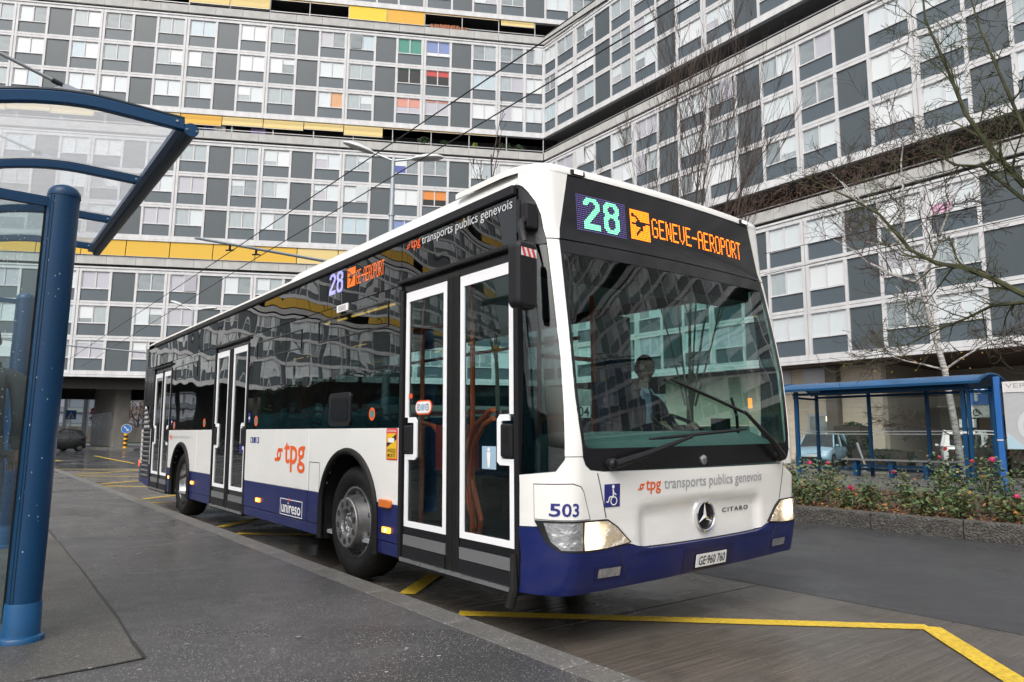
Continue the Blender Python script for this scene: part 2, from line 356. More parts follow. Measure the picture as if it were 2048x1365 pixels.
def pane_mesh(w,mats,split=None):
    mb=MB(); z0,z1=.40*H+.052,.905*H-.047; a=w/4-.024-.023
    if split is None: mb.box((-a,-.065,z0),(a,-.045,z1))
    else:
        zs=z0+(z1-z0)*split; mb.box((-a,-.065,zs),(a,-.045,z1),0); mb.box((-a,-.085,z0),(a,-.060,zs-.004),1)
    return mb.mesh('pane',mats)
def add_window(F,s,w,n,rd,spec=None):
    root=F.part('window',('w',round(w,3)),lambda:win_mesh(w),(F.X(s),0,F.z(n)))
    both=rd.random(); t0=rd.choice(m_bag)
    for i,sd in enumerate((-1,1)):
        m=t0 if both<.55 else rd.choice(m_bag); sp=None; m2=m_cu[2]
        if rd.random()<.11: sp=rd.choice((.25,.4,.12,.6)); m=m_bl[rd.randrange(2)]; m2=rd.choice((m_bl[2],m_cu[2],m_cu[0]))
        if spec: m,m2,sp=spec if not isinstance(spec,list) else spec[i]
        key=('p',round(w,3),m.name,m2.name,sp)
        x=F.X(s)*0+F.sgn*sd*w/4
        o=F.part('pane',key,lambda:pane_mesh(w,[m,m2],sp),(sd*w/4+sd*-.0015,0,0),root)
        if not spec and rd.random()<.035:      # casement standing ajar
            o.location.y=.02; o.location.z=.0; o.rotation_euler=(radians(-5),0,0); o.location.y=-.0; o.location.z=.01
            F.part('opening',('open',round(w,3)),lambda:pane_mesh(w,[m_room,m_room],None),(sd*w/4,-.03,0),root)
    return root
def panel(F,s,w,n,z0,z1,m,name):
    def mk():
        mb=MB(); mb.box((-w/2,-.09,z0*H),(w/2,-.03,z1*H)); return mb.mesh(name,m)
    return F.part(name,(name,round(w,3)),mk,(F.X(s),0,F.z(n)))
def band_(F,s0,s1,n,first):
    w=s1-s0
    def mk():
        mb=MB(); h=w/2-.006
        mb.box((-h,-.10,-.095*H),(h,.05,-.03*H)); mb.box((-h,-.10,-.018*H),(h,.035,.045*H)); mb.box((-h-.006,-.10,-.03*H),(h+.006,.015,-.018*H),1)
        for x in (-h+.02,h-.08): mb.box((x,.0,-.022*H),(x+.06,.055,.03*H),1) if False else None
        return mb.mesh('storey_band',[m_fr,m_frd])
    return F.part('storey_band',('b',round(w,3)),mk,(F.X((s0+s1)/2),0,F.z(n)))
def rib(F,s,w,n0,dbl,rows=3):
    def mk():
        mb=MB()
        if dbl:
            h=w/2; mb.box((-h,-.1,.045*H),(-.035,.06,rows*H-.095*H)); mb.box((.035,-.1,.045*H),(h,.06,rows*H-.095*H)); mb.box((-.035,-.1,.045*H),(.035,.02,rows*H-.095*H),1)
            mb.box((-h+.03,.02,.1*H),(-h+.05,.064,rows*H-.15*H),0)
        else: mb.box((-w/2,-.1,.045*H),(w/2,.045,rows*H-.095*H))
        return mb.mesh('mullion',[m_fr,mat('facade_groove',(.42,.42,.42),.7)])
    return F.part('mullion',('rib',round(w,3),dbl,rows),mk,(F.X(s),0,F.z(n0)))
def sill_course(F,s0,s1,n):   # white edge below a three-storey block
    w=s1-s0
    def mk():
        mb=MB(); h=w/2-.005; mb.box((-h,-.2,-.065*H),(h,.08,.045*H)); mb.box((-h,-.2,-.135*H),(h,.14,-.075*H)); mb.box((-h,-.2,-.075*H),(h,.05,-.065*H),1); return mb.mesh('edge_course',[m_fr,m_frd])
    return F.part('edge_course',('sc',round(w,3)),mk,(F.X((s0+s1)/2),0,F.z(n)))
def cornice(F,s0,s1,n):       # top of a three-storey block
    w=s1-s0
    def mk():
        mb=MB(); h=w/2-.005; mb.box((-h,-.3,-.095*H),(h,.06,-.01*H)); mb.box((-h,-.3,0),(h,.11,.045*H)); mb.box((-h,-.3,-.01*H),(h,.02,0),1); return mb.mesh('cornice',[m_fr,m_frd])
    return F.part('cornice',('co',round(w,3)),mk,(F.X((s0+s1)/2),0,F.z(n)))
def parapet(F,s0,s1,n):
    w=s1-s0
    def mk():
        mb=MB(); h=w/2-.012; mb.box((-h,-.06,.125*H),(h,.10,.365*H)); return mb.mesh('parapet_panel',m_par)
    return F.part('parapet_panel',('pa',round(w,3)),mk,(F.X((s0+s1)/2),0,F.z(n)))
def railpost(F,s,n,top=.865):
    return F.part('gallery_post',('gp',top),lambda:MB().box((-.03,-.02,.365*H),(.03,.03,top*H)).mesh('gallery_post',m_fr),(F.X(s),0,F.z(n)))
def awning(F,s0,s1,n,drop,m,slack=0):
    w=s1-s0
    def mk():
        mb=MB(); h=w/2-.03; zt=.855*H; zb=zt-drop*.47*H; k=6; vs=[]
        for i in range(k+1):
            t=i/k; y=.05+.10*t*drop; wob=.02*sin(t*9)*slack
            for x in (-h,h): vs.append((x,y+wob,zt+(zb-zt)*t))
        n_=len(vs); vs+=[(x,y+.012,z_) for x,y,z_ in vs]
        fs=[]
        for i in range(k): fs+=[(2*i,2*i+1,2*i+3,2*i+2),(n_+2*i,n_+2*i+2,n_+2*i+3,n_+2*i+1),(2*i,2*i+2,n_+2*i+2,n_+2*i),(2*i+1,n_+2*i+1,n_+2*i+3,2*i+3)]
        mb.add(vs,fs); mb.box((-h,.05+.10*drop-.01,zb-.02),(h,.05+.10*drop+.025,zb+.012),1)
        return mb.mesh('awning',[m,m_rail])
    return F.part('awning',('aw',round(w,3),drop,m.name,slack),mk,(F.X((s0+s1)/2),0,F.z(n)))
def gallery_core(F,s0,s1,n):
    e=1.35 if s0<1 and n<11 else 0; dz=.006 if F.sgn<0 else 0
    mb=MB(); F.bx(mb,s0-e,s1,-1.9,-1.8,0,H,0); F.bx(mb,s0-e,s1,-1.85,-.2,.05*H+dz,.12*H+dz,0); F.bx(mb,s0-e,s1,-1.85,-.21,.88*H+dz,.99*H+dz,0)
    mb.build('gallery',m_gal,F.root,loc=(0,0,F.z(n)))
    mb=MB(); F.bx(mb,s0,s1,-.02,.04,.425*H,.445*H); mb.build('rail',m_rail,F.root,loc=(0,0,F.z(n)))
def core(F,s0,s1,n0,n1,depth=14):
    mb=MB(); F.bx(mb,s0,s1,-depth,-.11,F.z(n0)-.12*H,F.z(n1)); mb.build('structural_core',m_frd,F.root)
def bays(F,first,P,smax,smin_mods=None):
    """slots from a double mullion at `first`: window, dark panel, window"""
    k=P/6.71; out=[]; s=first
    while s<smax:
        a=s+.21*k
        out.append((s,[('w',a+1.04*k,2.08*k),('m',a+2.17*k,.18*k),('d',a+2.26*k+.875*k,1.75*k),('m',a+4.10*k,.18*k),('w',a+4.19*k+1.04*k,2.08*k)])); s+=P
    return out
def fac_rows(F,slots,rd,rows,special={}):
    for n in rows:
        for kind,s,w in slots:
            if kind=='w':
                add_window(F,s,w,n,rd,special.get((n,round(s,1)))); panel(F,s,w-.004,n,.05,.378,m_sp,'spandrel')
            elif kind=='d': panel(F,s,w-.004,n,.05,.90,m_dk,'dark_panel')
# --- left block
cor=(-42.43178,36.0542)
FL=Facade('apartment_block','long grey and white apartment block with yellow gallery awnings across the back',cor,1.05176+pi,1,6.60)
rdL=random.Random(11)
PL=6.60; kL=PL/6.71; firstL=4.17
modsL=bays(FL,firstL,PL,firstL+PL*6.5)
cslotsL=[('w',.17+.735,1.46),('m',1.78,.26),('w',1.92+1.02,2.04)]
# beyond the corner the block carries on behind the lower wing
b0=bays(FL,firstL-PL*2,PL,firstL-PL)  # hidden lower part only used high up
def L_at(s,n): return None
def near(slots,s): return min((x for x in slots if x[0]=='w'),key=lambda x:abs(x[1]-s))
allL=[sl for s,m in modsL for sl in m]+cslotsL
BL=m_bl[0]; special={}
def setL(n,s,spec): 
    w=near(allL,s); special[(n,round(w[1],1))]=spec
mc=m_col
setL(10,11.88,(mc['green'],m_room,None)); setL(10,9.47,(mc['blue'],m_bl[1],.22)); setL(9,11.93,(mc['dgreen'],m_room,.93)); setL(9,9.5,(mc['red'],m_room,.62))
setL(8,11.94,(mc['coral'],m_bl[2],.40)); setL(8,9.56,(mc['coral'],m_bl[2],.86)); setL(5,9.57,(mc['orange'],m_room,.42)); setL(4,12.36,(mc['blue'],m_bl[2],.2)); setL(5,12.3,(m_bl[1],m_room,None))
setL(8,19.05,[(mat('curtain_striped',(.62,.36,.20),.7,noise=.5,nscale=30,stretch=(10,1,.2)),m_room,None),(BL,m_room,None)]); setL(4,17.34,(m_cu[1],m_room,None))
setL(0,37.43-1.2,(m_bl[0],m_bl[2],.85)); setL(0,31.0,(m_bl[1],m_bl[2],.5)); setL(0,43,(m_bl[1],m_bl[0],.5)); setL(6,11.9,[(m_cu[2],m_room,None),(m_bl[1],mc['navy'],.5)])
def group(F,mods,cs,n0,rd,spec,corner=True):
    rows=range(n0,n0+3); ss=[]
    for s,sl in mods:
        fac_rows(F,sl,rd,rows,spec); rib(F,s,.42*F.k,n0,True)
        for k_,x,w in sl:
            if k_=='m': rib(F,x,w,n0,False)
        for n in (n0+1,n0+2): band_(F,s,s+F.P,n,0)
        sill_course(F,s,s+F.P,n0); cornice(F,s,s+F.P,n0+3)
    if corner:
        fac_rows(F,cs,rd,rows,spec); s1=mods[0][0]
        for k_,x,w in cs:
            if k_=='m': rib(F,x,w,n0,False)
        for n in (n0+1,n0+2): band_(F,.02,s1,n,0)
        rib(F,.085,.16,n0,False)
        sill_course(F,.02,s1,n0); cornice(F,.02,s1,n0+3)
def gallery(F,s0,s1,n,posts=True):
    gallery_core(F,s0,s1,n)
    w=(F.P)/3; s=s0
    while s<s1-.1: parapet(F,s,min(s+w,s1),n); s+=w
    if posts:
        s=s0
        while s<=s1: railpost(F,s,n); s+=F.P/2
modsLt=bays(FL,firstL-PL*3,PL,firstL+PL*4.5)
for n0 in (0,4,8): group(FL,modsL,cslotsL,n0,rdL,special)
group(FL,modsLt,[],12,rdL,{},False)
for n0 in (0,4,8,12): core(FL,-.0 if n0<12 else firstL-PL*3,firstL+PL*7,n0,n0+3)
SE=firstL+PL*7
gallery(FL,.05,SE,3); gallery(FL,.05,SE,7); gallery(FL,firstL-PL*3,SE,11)
hp=PL/2
for i in range(14):     # gallery awnings, half a module each
    s0=firstL+hp*i; s1=s0+hp
    awning(FL,s0,s1,3,1.0,m_aw[0] if s0>17.5 else m_aw[1])
    if s0>13 and i<13: 
        dr=(.62,.55,.6,.72,.5,.62,.6,.7,.55,.3,.6,.5,.6,.6)[i]; awning(FL,s0,s1,7,dr,m_aw[3] if i==7 else m_aw[1],1)
    elif s0<13: awning(FL,s0,s1,7,.07,m_aw[0])
    if i in (3,): awning(FL,s0,s1,11,1.0,m_aw[2])
    elif i in (2,): awning(FL,s0,s1,11,1.0,m_aw[3])
    elif i in (6,7,9): awning(FL,s0,s1,11,.85,m_aw[1],.5)
    elif i in (0,1,4,5): awning(FL,s0,s1,11,.08,m_aw[0])
    else: awning(FL,s0,s1,11,.55,m_aw[1],1)
awning(FL,.9,4.0,11,.42,m_aw[1],1); awning(FL,.15,2.0,3,1,m_aw[1]); awning(FL,2.1,4.1,3,1,m_aw[1])
# laundry, flower pots and balcony plants on the galleries: things that stand on or hang from the block
lab={'navy':'blue cloth hanging under the middle gallery awning','white':'white cloth hanging under the middle gallery awning','teal':'small teal cloth hanging on the middle gallery rail','purple':'lilac cloth hanging under the middle gallery awning'}
def on_L(s,n,y=.0): return FL.root.matrix_basis if False else None
ML=Matrix.Translation(Vector((cor[0],cor[1],0)))@Matrix.Rotation(1.05176+pi,4,'Z')
for k_,s0,w in (('navy',28.4,.75),('white',27.5,.95),('teal',26.5,.35),('purple',24.4,1.15)):
    mb=MB(); n_=10; vs=[]
    for i in range(n_+1):
        for zz_ in (0,-.45): vs.append((-w/2+w*i/n_,.03*sin(i*2.2)+.02*(zz_<0),zz_))
    m0=len(vs); vs+=[(x,y+.01,z) for x,y,z in vs]; fs=[]
    for i in range(n_): fs+=[(2*i,2*i+1,2*i+3,2*i+2),(m0+2*i,m0+2*i+2,m0+2*i+3,m0+2*i+1)]
    mb.add(vs,fs); o=mb.build('hanging_cloth',mc[k_],smooth=True); tag(o,lab[k_],'cloth','washing on the gallery'); o.matrix_world=ML@Matrix.Translation((s0,-.25,ZB+7.58*H))
NW='one two three four five six seven eight nine ten eleven twelve thirteen fourteen fifteen sixteen seventeen eighteen nineteen twenty'.split()
OW='first second third fourth fifth sixth seventh eighth ninth tenth eleventh twelfth thirteenth fourteenth fifteenth sixteenth seventeenth eighteenth nineteenth twentieth'.split()
m_ter=mat('terracotta',(.42,.17,.09),.8)
m_lf=mat('leaf_dark',(.03,.06,.02),.6,noise=.5,nscale=20)
potm=MB().lathe([(.0,0),(.09,0),(.12,.22),(.135,.22),(.135,.27),(.11,.27),(.10,.24),(0,.24)],(0,0,0),n=10).mesh('flower_pot',m_ter,True)
rp=random.Random(3)
_ps=sorted([5.0+i*.24+rp.uniform(-.06,.06)+(3.2 if i<9 else 0) for i in range(22) if i not in (7,15)],reverse=True)
for i,s in enumerate(_ps):
    o=obj('flower_pot',potm); tag(o,'small terracotta flower pot on the upper gallery parapet, '+OW[i]+' from the left','flower pot','pots on the gallery parapet')
    o.matrix_world=ML@Matrix.Translation((s,.02,ZB+11.365*H))@Matrix.Diagonal((rp.uniform(.8,1.2),)*3+(1,))
def leafball(n,rx,ry,rz,size,rd):
    mb=MB()
    for i in range(n):
        a=rd.random()*2*pi; b=rd.uniform(-1,1); r=rd.random()**.4; q=Vector((rx*r*cos(a)*sqrt(1-b*b),ry*r*sin(a)*sqrt(1-b*b),rz*r*b))
        d1=Vector((rd.gauss(0,1),rd.gauss(0,1),rd.gauss(0,1))).normalized()*size*rd.uniform(.6,1.3); d2=d1.cross(Vector((rd.gauss(0,1),rd.gauss(0,1),rd.gauss(0,1)))).normalized()*size*.5
        mb.add([q-d1,q+d2,q+d1,q-d2],[(0,1,2,3)])
    return mb
for i,(s,sc,lb) in enumerate([(10.6,1.2,'dark leafy plant at the left end of the open gallery'),(8.9,.7,'small trailing plant in the middle of the open gallery'),(6.1,.5,'yellow-green pot plant on the open gallery'),(3.3,1.1,'large dark shrub near the right end of the open gallery'),(2.2,.9,'leafy plant beside the corner of the open gallery')]):
    o=leafball(140,.5*sc,.2,.45*sc,.10,rp).build('balcony_plant',mat('leaf_lime',(.20,.28,.03),.6) if i==2 else m_lf); tag(o,lb,'plant','plants on the middle gallery'); o.matrix_world=ML@Matrix.Translation((s,-.12,ZB+7.5*H))
# --- right wing
aR=-.03128
FR=Facade('apartment_block','lower apartment wing with dark open galleries standing behind the bare trees on the right',cor,aR+pi,-1,6.71)
rdR=random.Random(23)
modsR=bays(FR,4.24,6.71,4.24+6.71*4.6); cs=[('w',.85,1.54),('m',1.755,.27),('w',2.915,2.05)]
allR=[sl for s,m in modsR for sl in m]+cs
spR={}
def setR(n,s,spec): w=near(allR,s); spR[(n,round(w[1],1))]=spec
setR(2,32.6,[(m_bl[0],m_room,None),(m_bl[1],mc['pink'],.38)]); setR(8,3,(m_bl[1],m_room,None)); setR(1,25.7,(m_bl[1],m_bl[0],.02)); setR(1,23.2,[(m_bl[0],m_room,None),(m_cu[0],m_room,None)])
for q in (0,2): setR(q,25.7,(m_bl[0],m_room,None)); setR(q,23.2,(m_bl[0],m_room,None))
setR(2,29.8,(m_bl[1],m_room,None)); setR(1,29.8,(m_bl[2],m_bl[1],.3))
for n0 in (0,4,8):
    group(FR,modsR,cs,n0,rdR,spR); core(FR,.12,4.24+6.71*5,n0,n0+3)
SR=4.24+6.71*5
gallery(FR,.15,SR,3,False); gallery(FR,.15,SR,7,False)
s=0.15
while s<SR: parapet(FR,s,min(s+2.237,SR),11); s+=2.237
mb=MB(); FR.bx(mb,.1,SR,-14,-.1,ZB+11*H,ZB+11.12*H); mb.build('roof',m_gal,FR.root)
mb=MB(); FR.bx(mb,.1,SR,-.02,.06,ZB+11.40*H,ZB+11.43*H); mb.build('rail',m_room,FR.root)
# --- the blocks go on beyond the frame (seen mirrored in the bus)
def bay_mesh(F,P,rd,aw):
    mb=MB(); k=P/6.71; ms=[m_fr,m_sp,m_dk,m_bl[0],m_cu[0],m_cu[2],m_par,m_gal,m_aw[0],m_bl[1]]
    mb.box((0,-.3,-.13*H),(P,.1,.045*H),0); mb.box((0,-.3,2.905*H),(P,.08,3.045*H),0); mb.box((0,-.1,3.125*H),(P,.1,3.365*H),6); mb.box((0,-1.9,3.05*H),(P,-1.8,3.9*H),7)
    for n in (1,2): mb.box((0,-.1,(n-.095)*H),(P,.04,(n+.045)*H),0)
    for a,w in ((0,.21),(2.29,.18),(4.22,.18),(6.5,.21)): mb.box((a*k,-.1,0),((a+w)*k,.05,2.95*H),0)
    for n in range(3):
        mb.box((2.4*k,-.1,n*H),(4.3*k,-.03,(n+.95)*H),2)
        for a in (.15,4.3):
            mb.box((a*k,-.1,n*H),((a+2.2)*k,-.03,(n+.378)*H),1); mb.box((a*k,-.1,(n+.378)*H),((a+2.2)*k,.02,(n+.405)*H),0)
            for j in (0,1): mb.box(((a+.1+j*1.06)*k,-.1,(n+.405)*H),((a+.1+j*1.06+.98)*k,-.05,(n+.95)*H),rd.choice((3,3,9,4,5)))
    if aw:
        for j in (0,1): mb.box((P/2*j+.05,.05,3.42*H),(P/2*(j+1)-.05,.07,3.86*H),8)
    return mb.mesh('facade_bay',ms)
rx=random.Random(5); bm_=[bay_mesh(FL,PL,rx,i%3!=1) for i in range(6)]
for i in range(13):
    for g_ in range(4): obj('facade_bay',bm_[(i*5+g_*3)%6],FL.root,loc=(SE+i*PL,0,F_z if False else ZB+4*g_*H))
bm2=[bay_mesh(FR,6.71,rx,False) for i in range(6)]
for i in range(10):
    for g_ in range(3): obj('facade_bay',bm2[(i*5+g_*2)%6],FR.root,loc=(-(SR+(i+1)*6.71),0,ZB+4*g_*H))
for F,s0,s1 in ((FL,SE,SE+13*PL),(FR,SR,SR+67.1)):
    mb=MB(); F.bx(mb,s0,s1,-14,-2,ZB-.12*H,ZB+(15 if F is FL else 11)*H); mb.build('structural_core',m_frd,F.root)
    for n in (3,7,11)[:3 if F is FL else 2]: mb=MB(); F.bx(mb,s0,s1,-2,-.11,ZB+n*H-3.05*H,ZB+n*H); mb.build('floor_slab',m_frd,F.root)
# --- undersides, piers and ground floor
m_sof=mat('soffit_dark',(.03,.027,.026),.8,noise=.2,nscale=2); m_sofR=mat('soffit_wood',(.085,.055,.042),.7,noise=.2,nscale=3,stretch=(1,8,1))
m_pier=mat('pier_concrete',(.17,.16,.145),.7,noise=.25,nscale=1.5,stretch=(1,1,.4),bump=.2,bscale=20)
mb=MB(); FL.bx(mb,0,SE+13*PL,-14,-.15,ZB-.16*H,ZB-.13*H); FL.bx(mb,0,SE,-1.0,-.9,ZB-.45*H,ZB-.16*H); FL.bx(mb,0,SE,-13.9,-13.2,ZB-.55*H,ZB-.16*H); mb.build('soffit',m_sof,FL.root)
for s in (20.4,47.5,58,70,82,96):
    mb=MB(); FL.bx(mb,s-.35,s+.35,-11.5,-3.2,-.1,ZB-.16*H); mb.build('pier',m_pier,FL.root,bevel=.03)
RL=Matrix.Rotation(-(1.05176+pi),4,'Z')@Matrix.Translation((-cor[0],-cor[1],0))
def wpier(name,m,a,b,**k):
    mb=MB().box(a,b); mb.v=[tuple(RL@Vector(v)) for v in mb.v]; return mb.build(name,m,FL.root,**k)
wpier('pier',m_pier,(-73.5,7.25,-.1),(-61.8,8.3,ZB-.16*H),bevel=.03)
wpier('pier_cladding',mat('steel_cladding',(.26,.26,.27),.35,metal=.7,rvar=.15,rscale=2),(-73.4,7.16,.2),(-63.0,7.25,3.0))
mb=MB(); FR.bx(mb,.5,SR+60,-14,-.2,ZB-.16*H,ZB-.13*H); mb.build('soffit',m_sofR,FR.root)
m_trav=mat('travertine',(.50,.43,.34),.65,noise=.13,nscale=2.4,stretch=(.5,1,5))
gf=thing('ground_floor_wall','pale travertine ground floor wall with small windows behind the blue bus shelter','wall',(0,0,0))
def wbox(name,m,x0,x1,y0,y1,z0,z1,par=gf,**k): return MB().box((x0,y0,z0),(x1,y1,z1)).build(name,m,par,**k)
zt=ZB-.165*H
xs=-30.0
while xs<-15.0:           # stone slabs with open joints
    x1=min(xs+1.9,-14.95); z=.1; i=0
    while z<zt-.05:
        z1=min(z+.9,zt); wbox('stone_slab',m_trav,xs+.004,x1-.004,37,37.2,z+.004,z1-.004); z=z1
    xs=x1
wbox('backing',m_frd,-30,-14.95,37.19,37.4,.05,zt)
m_wf=mat('window_alu',(.42,.44,.46),.4,metal=.4)
for (x0,x1,z0,z1,mm) in ((-19.35,-18.05,4.15,5.35,m_bl[2]),(-21.6,-20.4,4.15,5.35,m_bl[2]),(-19.15,-17.95,1.5,2.65,m_cu[2]),(-22.4,-21.2,1.5,2.65,m_cu[2])):
    w_=wbox('window_frame',m_wf,x0-.13,x1+.13,36.93,37.02,z0-.13,z1+.13); wbox('pane',mm,x0,x1,36.9,36.935,z0,z1,w_)
mb=MB().box((-17.85,36.4,.1),(-17.2,36.95,zt)); mb.build('column',mat('column_brown',(.105,.09,.075),.6),gf)
wbox('return_wall',mat('render_taupe',(.27,.24,.20),.7,noise=.1),-14.94,-14.7,37,44,.1,zt); wbox('back_wall',MT['render_taupe'],-14.7,-9.6,43.7,44,.1,zt)
wbox('back_wall',m_gal,-9.6,25,43.7,44,.1,zt)
dr=wbox('door',mat('door_oak',(.36,.21,.09),.5),-12.6,-11.5,43.55,43.69,.1,2.6); wbox('door_frame',m_gal,-12.75,-12.62,43.5,43.69,.1,2.75,dr); wbox('door_frame',m_gal,-11.48,-11.35,43.5,43.69,.1,2.75,dr); wbox('glazing_bar',m_gal,-12.6,-11.5,43.5,43.54,1.2,1.4,dr)
wbox('letter_box',m_wf,-13.9,-13.2,43.5,43.69,1.3,2.2); wbox('notice_board',m_gal,-13.0,-12.85,43.5,43.69,1.1,2.6)
lt=wbox('wall_lamp',mat('lamp_warm',(.9,.8,.5),.5,emit=(1,.8,.45),estr=3.0),-18.06,-17.92,36.7,36.88,2.35,2.62)
for x in (-3,6,15): MB().box((x-.35,38,.1),(x+.35,43,zt)).build('pier',m_pier,FR.root).parent=gf
# ================================================================== BUS
m_bw=mat('bus_white',(.79,.785,.76),.3,grime_shade=.2,coat=.6,coat_rough=.08,noise=.025,nscale=2,bump=.02,bscale=4)
m_bb=mat('bus_blue',(.006,.013,.095),.34,grime_shade=.2,spec=.35,coat=.22,coat_rough=.1,noise=.10,nscale=3)
m_bk=mat('bus_black',(.009,.009,.011),.25,spec=.4,coat=.15,coat_rough=.05)
m_trim=mat('black_plastic',(.013,.013,.015),.42,spec=.28,bump=.15,bscale=180,bdist=.002)
m_rub=mat('rubber',(.009,.009,.009),.6,spec=.25,noise=.3,nscale=10)
m_gs=glass('side_glass',(.36,.42,.42),refl=.95,wave=1,wscale=1.1,wdist=.012,ior=1.6,base=.02)
m_gu=glass('upper_glass',(.16,.16,.17),refl=.95,wave=1,wscale=1.0,wdist=.012,ior=1.6,base=.03)
m_gd=glass('door_glass',(.78,.90,.89),refl=.8,wave=1,wscale=1.2,wdist=.008,ior=1.5)
m_gw=glass('windscreen_glass',(.46,.66,.62),refl=1,base=.008,ior=1.5,wave=1,wscale=.8,wdist=.006)
m_alu=mat('aluminium',(.55,.56,.57),.3,metal=.9,rvar=.12,rscale=12)
m_chr=mat('chrome',(.78,.78,.79),.08,metal=1)
m_gry=mat('step_grey',(.13,.135,.14),.5)
m_ora=mat('rail_orange',(.62,.085,.02),.35,coat=.3)
m_int=mat('interior_grey',(.26,.28,.29),.6); m_dash=mat('dash_grey',(.17,.205,.205),.55,noise=.1); m_ceil=mat('ceiling_grey',(.55,.56,.56),.6)
LEAN=.0196
BUS=thing('city_bus','white and dark blue city bus showing route 28 pulling out of the stop','bus',rot=(LEAN,0,0))
def bb(name,m,x0,x1,y0,y1,z0,z1,par=None,**k): return MB().box((x0,y0,z0),(x1,y1,z1)).build(name,m,par or BUS,**k)
def arch(xc,hw,zt,z0,n=18,zb=.55):
    s0=math.asin(max(0,min(1,(z0-zb)/(zt-zb)))) if z0>zb else 0
    return [(xc+hw*cos(s0+(pi-2*s0)*i/n),zb+(zt-zb)*sin(s0+(pi-2*s0)*i/n)) for i in range(n+1)]
def side_panels(y0,y1,sd):
    fr,re=(-2.76,.545,1.085),(-8.55,.52,1.075)
    def white(x0,x1,a=None):
        if a: poly=[(x0,.69)]+list(reversed(arch(a[0],a[1],a[2],.69)))+[(x1,.69),(x1,1.277),(x0,1.277)]
        else: poly=[(x0,.69),(x1,.69),(x1,1.277),(x0,1.277)]
        MB().prism(poly,'y',y0,y1).build('side_panel',m_bw,BUS,bevel=.004)
    def blue(x0,x1):
        bb('lower_panel',m_bb,x0,x1,y0,y1,.402,.688,bevel=.004); bb('skirt_rail',m_bb,x0,x1,y0+.004*sd,y1,.30,.396,bevel=.006)
    if sd>0:   # kerb side, with doors
        white(-3.643,-1.868,fr); white(-5.55,-3.652); white(-7.718,-6.965); white(-9.41,-7.726,re)
        for a,b in ((-2.215,-1.868),(-3.643,-3.305),(-5.55,-3.652),(-7.718,-6.965),(-8.03,-7.726),(-9.41,-9.07)): blue(a,b)
    else:
        white(-4.5,-.385,fr); white(-7.4,-4.508); white(-11.4,-7.408,re)
        for a,b in ((-2.215,-.385),(-4.5,-3.305),(-7.4,-4.508),(-8.03,-7.408),(-11.4,-9.07)): blue(a,b)
    for xc,hw,zt in (fr,re):
        yo=y0-.012*sd
        pts=[(xc+hw,yo,.29)]+[(x,yo,z) for x,z in arch(xc,hw,zt,.3,22)]+[(xc-hw,yo,.29)]
        MB().tube(pts,.028,8).build('arch_trim',m_rub,BUS,smooth=True)
        w=MB(); pr=[(xc+hw,.28)]+arch(xc,hw,zt,.3,14)+[(xc-hw,.28)]; n=len(pr)
        ya,yb=y0+.01*sd,y0+.62*sd
        w.add([(x,ya,z) for x,z in pr]+[(x,yb,z) for x,z in pr],[(i,i+1,n+i+1,n+i) for i in range(n-1)]+[tuple(range(n,2*n))]); w.build('wheel_well',m_rub,BUS)
side_panels(0,.03,1); side_panels(2.55,2.52,-1)
# filler flap and seams on the kerb side
m_seam=mat('seam',(.03,.03,.035),.6)
for x0,x1,z0,z1 in ((-3.62,-3.375,.50,.96),):
    for a in ((x0,x1,z0,z0+.005),(x0,x1,z1,z1+.005),(x0,x0+.005,z0,z1),(x1,x1+.005,z0,z1)): bb('seam',m_seam,a[0],a[1],-.0015,.004,a[2],a[3])
# glazing bands
def glz(name,m,x0,x1,z0,z1,y=.004,t=.012): return bb(name,m,x0,x1,y,y+t,z0,z1)
for a,b in ((-3.2,-1.868),(-4.35,-3.206),(-5.545,-4.356),(-8.35,-6.97),(-9.405,-8.356)):
    w=glz('side_window',m_gs,a,b,1.283,2.395)
    bb('window_frame',m_bk,a-.003,a+.05,.017,.04,1.283,2.395,w); bb('window_frame',m_bk,b-.05,b+.003,.017,.04,1.283,2.395,w); bb('window_frame',m_bk,a+.05,b-.05,.017,.04,1.283,1.34,w); bb('window_frame',m_bk,a+.05,b-.05,.017,.04,2.33,2.395,w)
bb('corner_panel',m_bk,-10.95,-10.735,.004,.03,1.283,2.395)
bb('corner_panel',m_bk,-11.40,-10.955,.003,.03,1.72,2.395)
for a,b in ((-1.865,-.40),(-3.3,-1.872),(-5.55,-3.307),(-6.965,-5.557),(-9.40,-6.972),(-10.73,-9.407),(-11.40,-10.737)):
    w=glz('upper_panel',m_gu,a,b,2.403,2.745)
bb('panel_backing',m_bk,-11.40,-.40,.02,.05,2.40,2.75)
for x0,x1,z0,z1 in ((-3.49,-2.073,2.097,2.31),(-5.28,-3.917,2.088,2.286),(-9.2,-7.88,2.06,2.28)):   # hopper windows
    h=MB(); t=.012
    for a in ((x0,x1,z0,z0+t),(x0,x1,z1-t,z1),(x0,x0+t,z0+t,z1-t),(x1-t,x1,z0+t,z1-t)): h.box((a[0],-.003,a[2]),(a[1],.006,a[3]))
    h.build('hopper_frame',m_bk,BUS)
o=MB().prism(rrect(-3.18,1.30,-2.73,1.595,.05),'y',-.012,.006).build('driver_aid_box',m_trim,BUS,bevel=.004)
MB().prism(rrect(-3.12,1.345,-2.77,1.55,.03),'y',-.016,-.011).build('box_lid',m_bk,o)
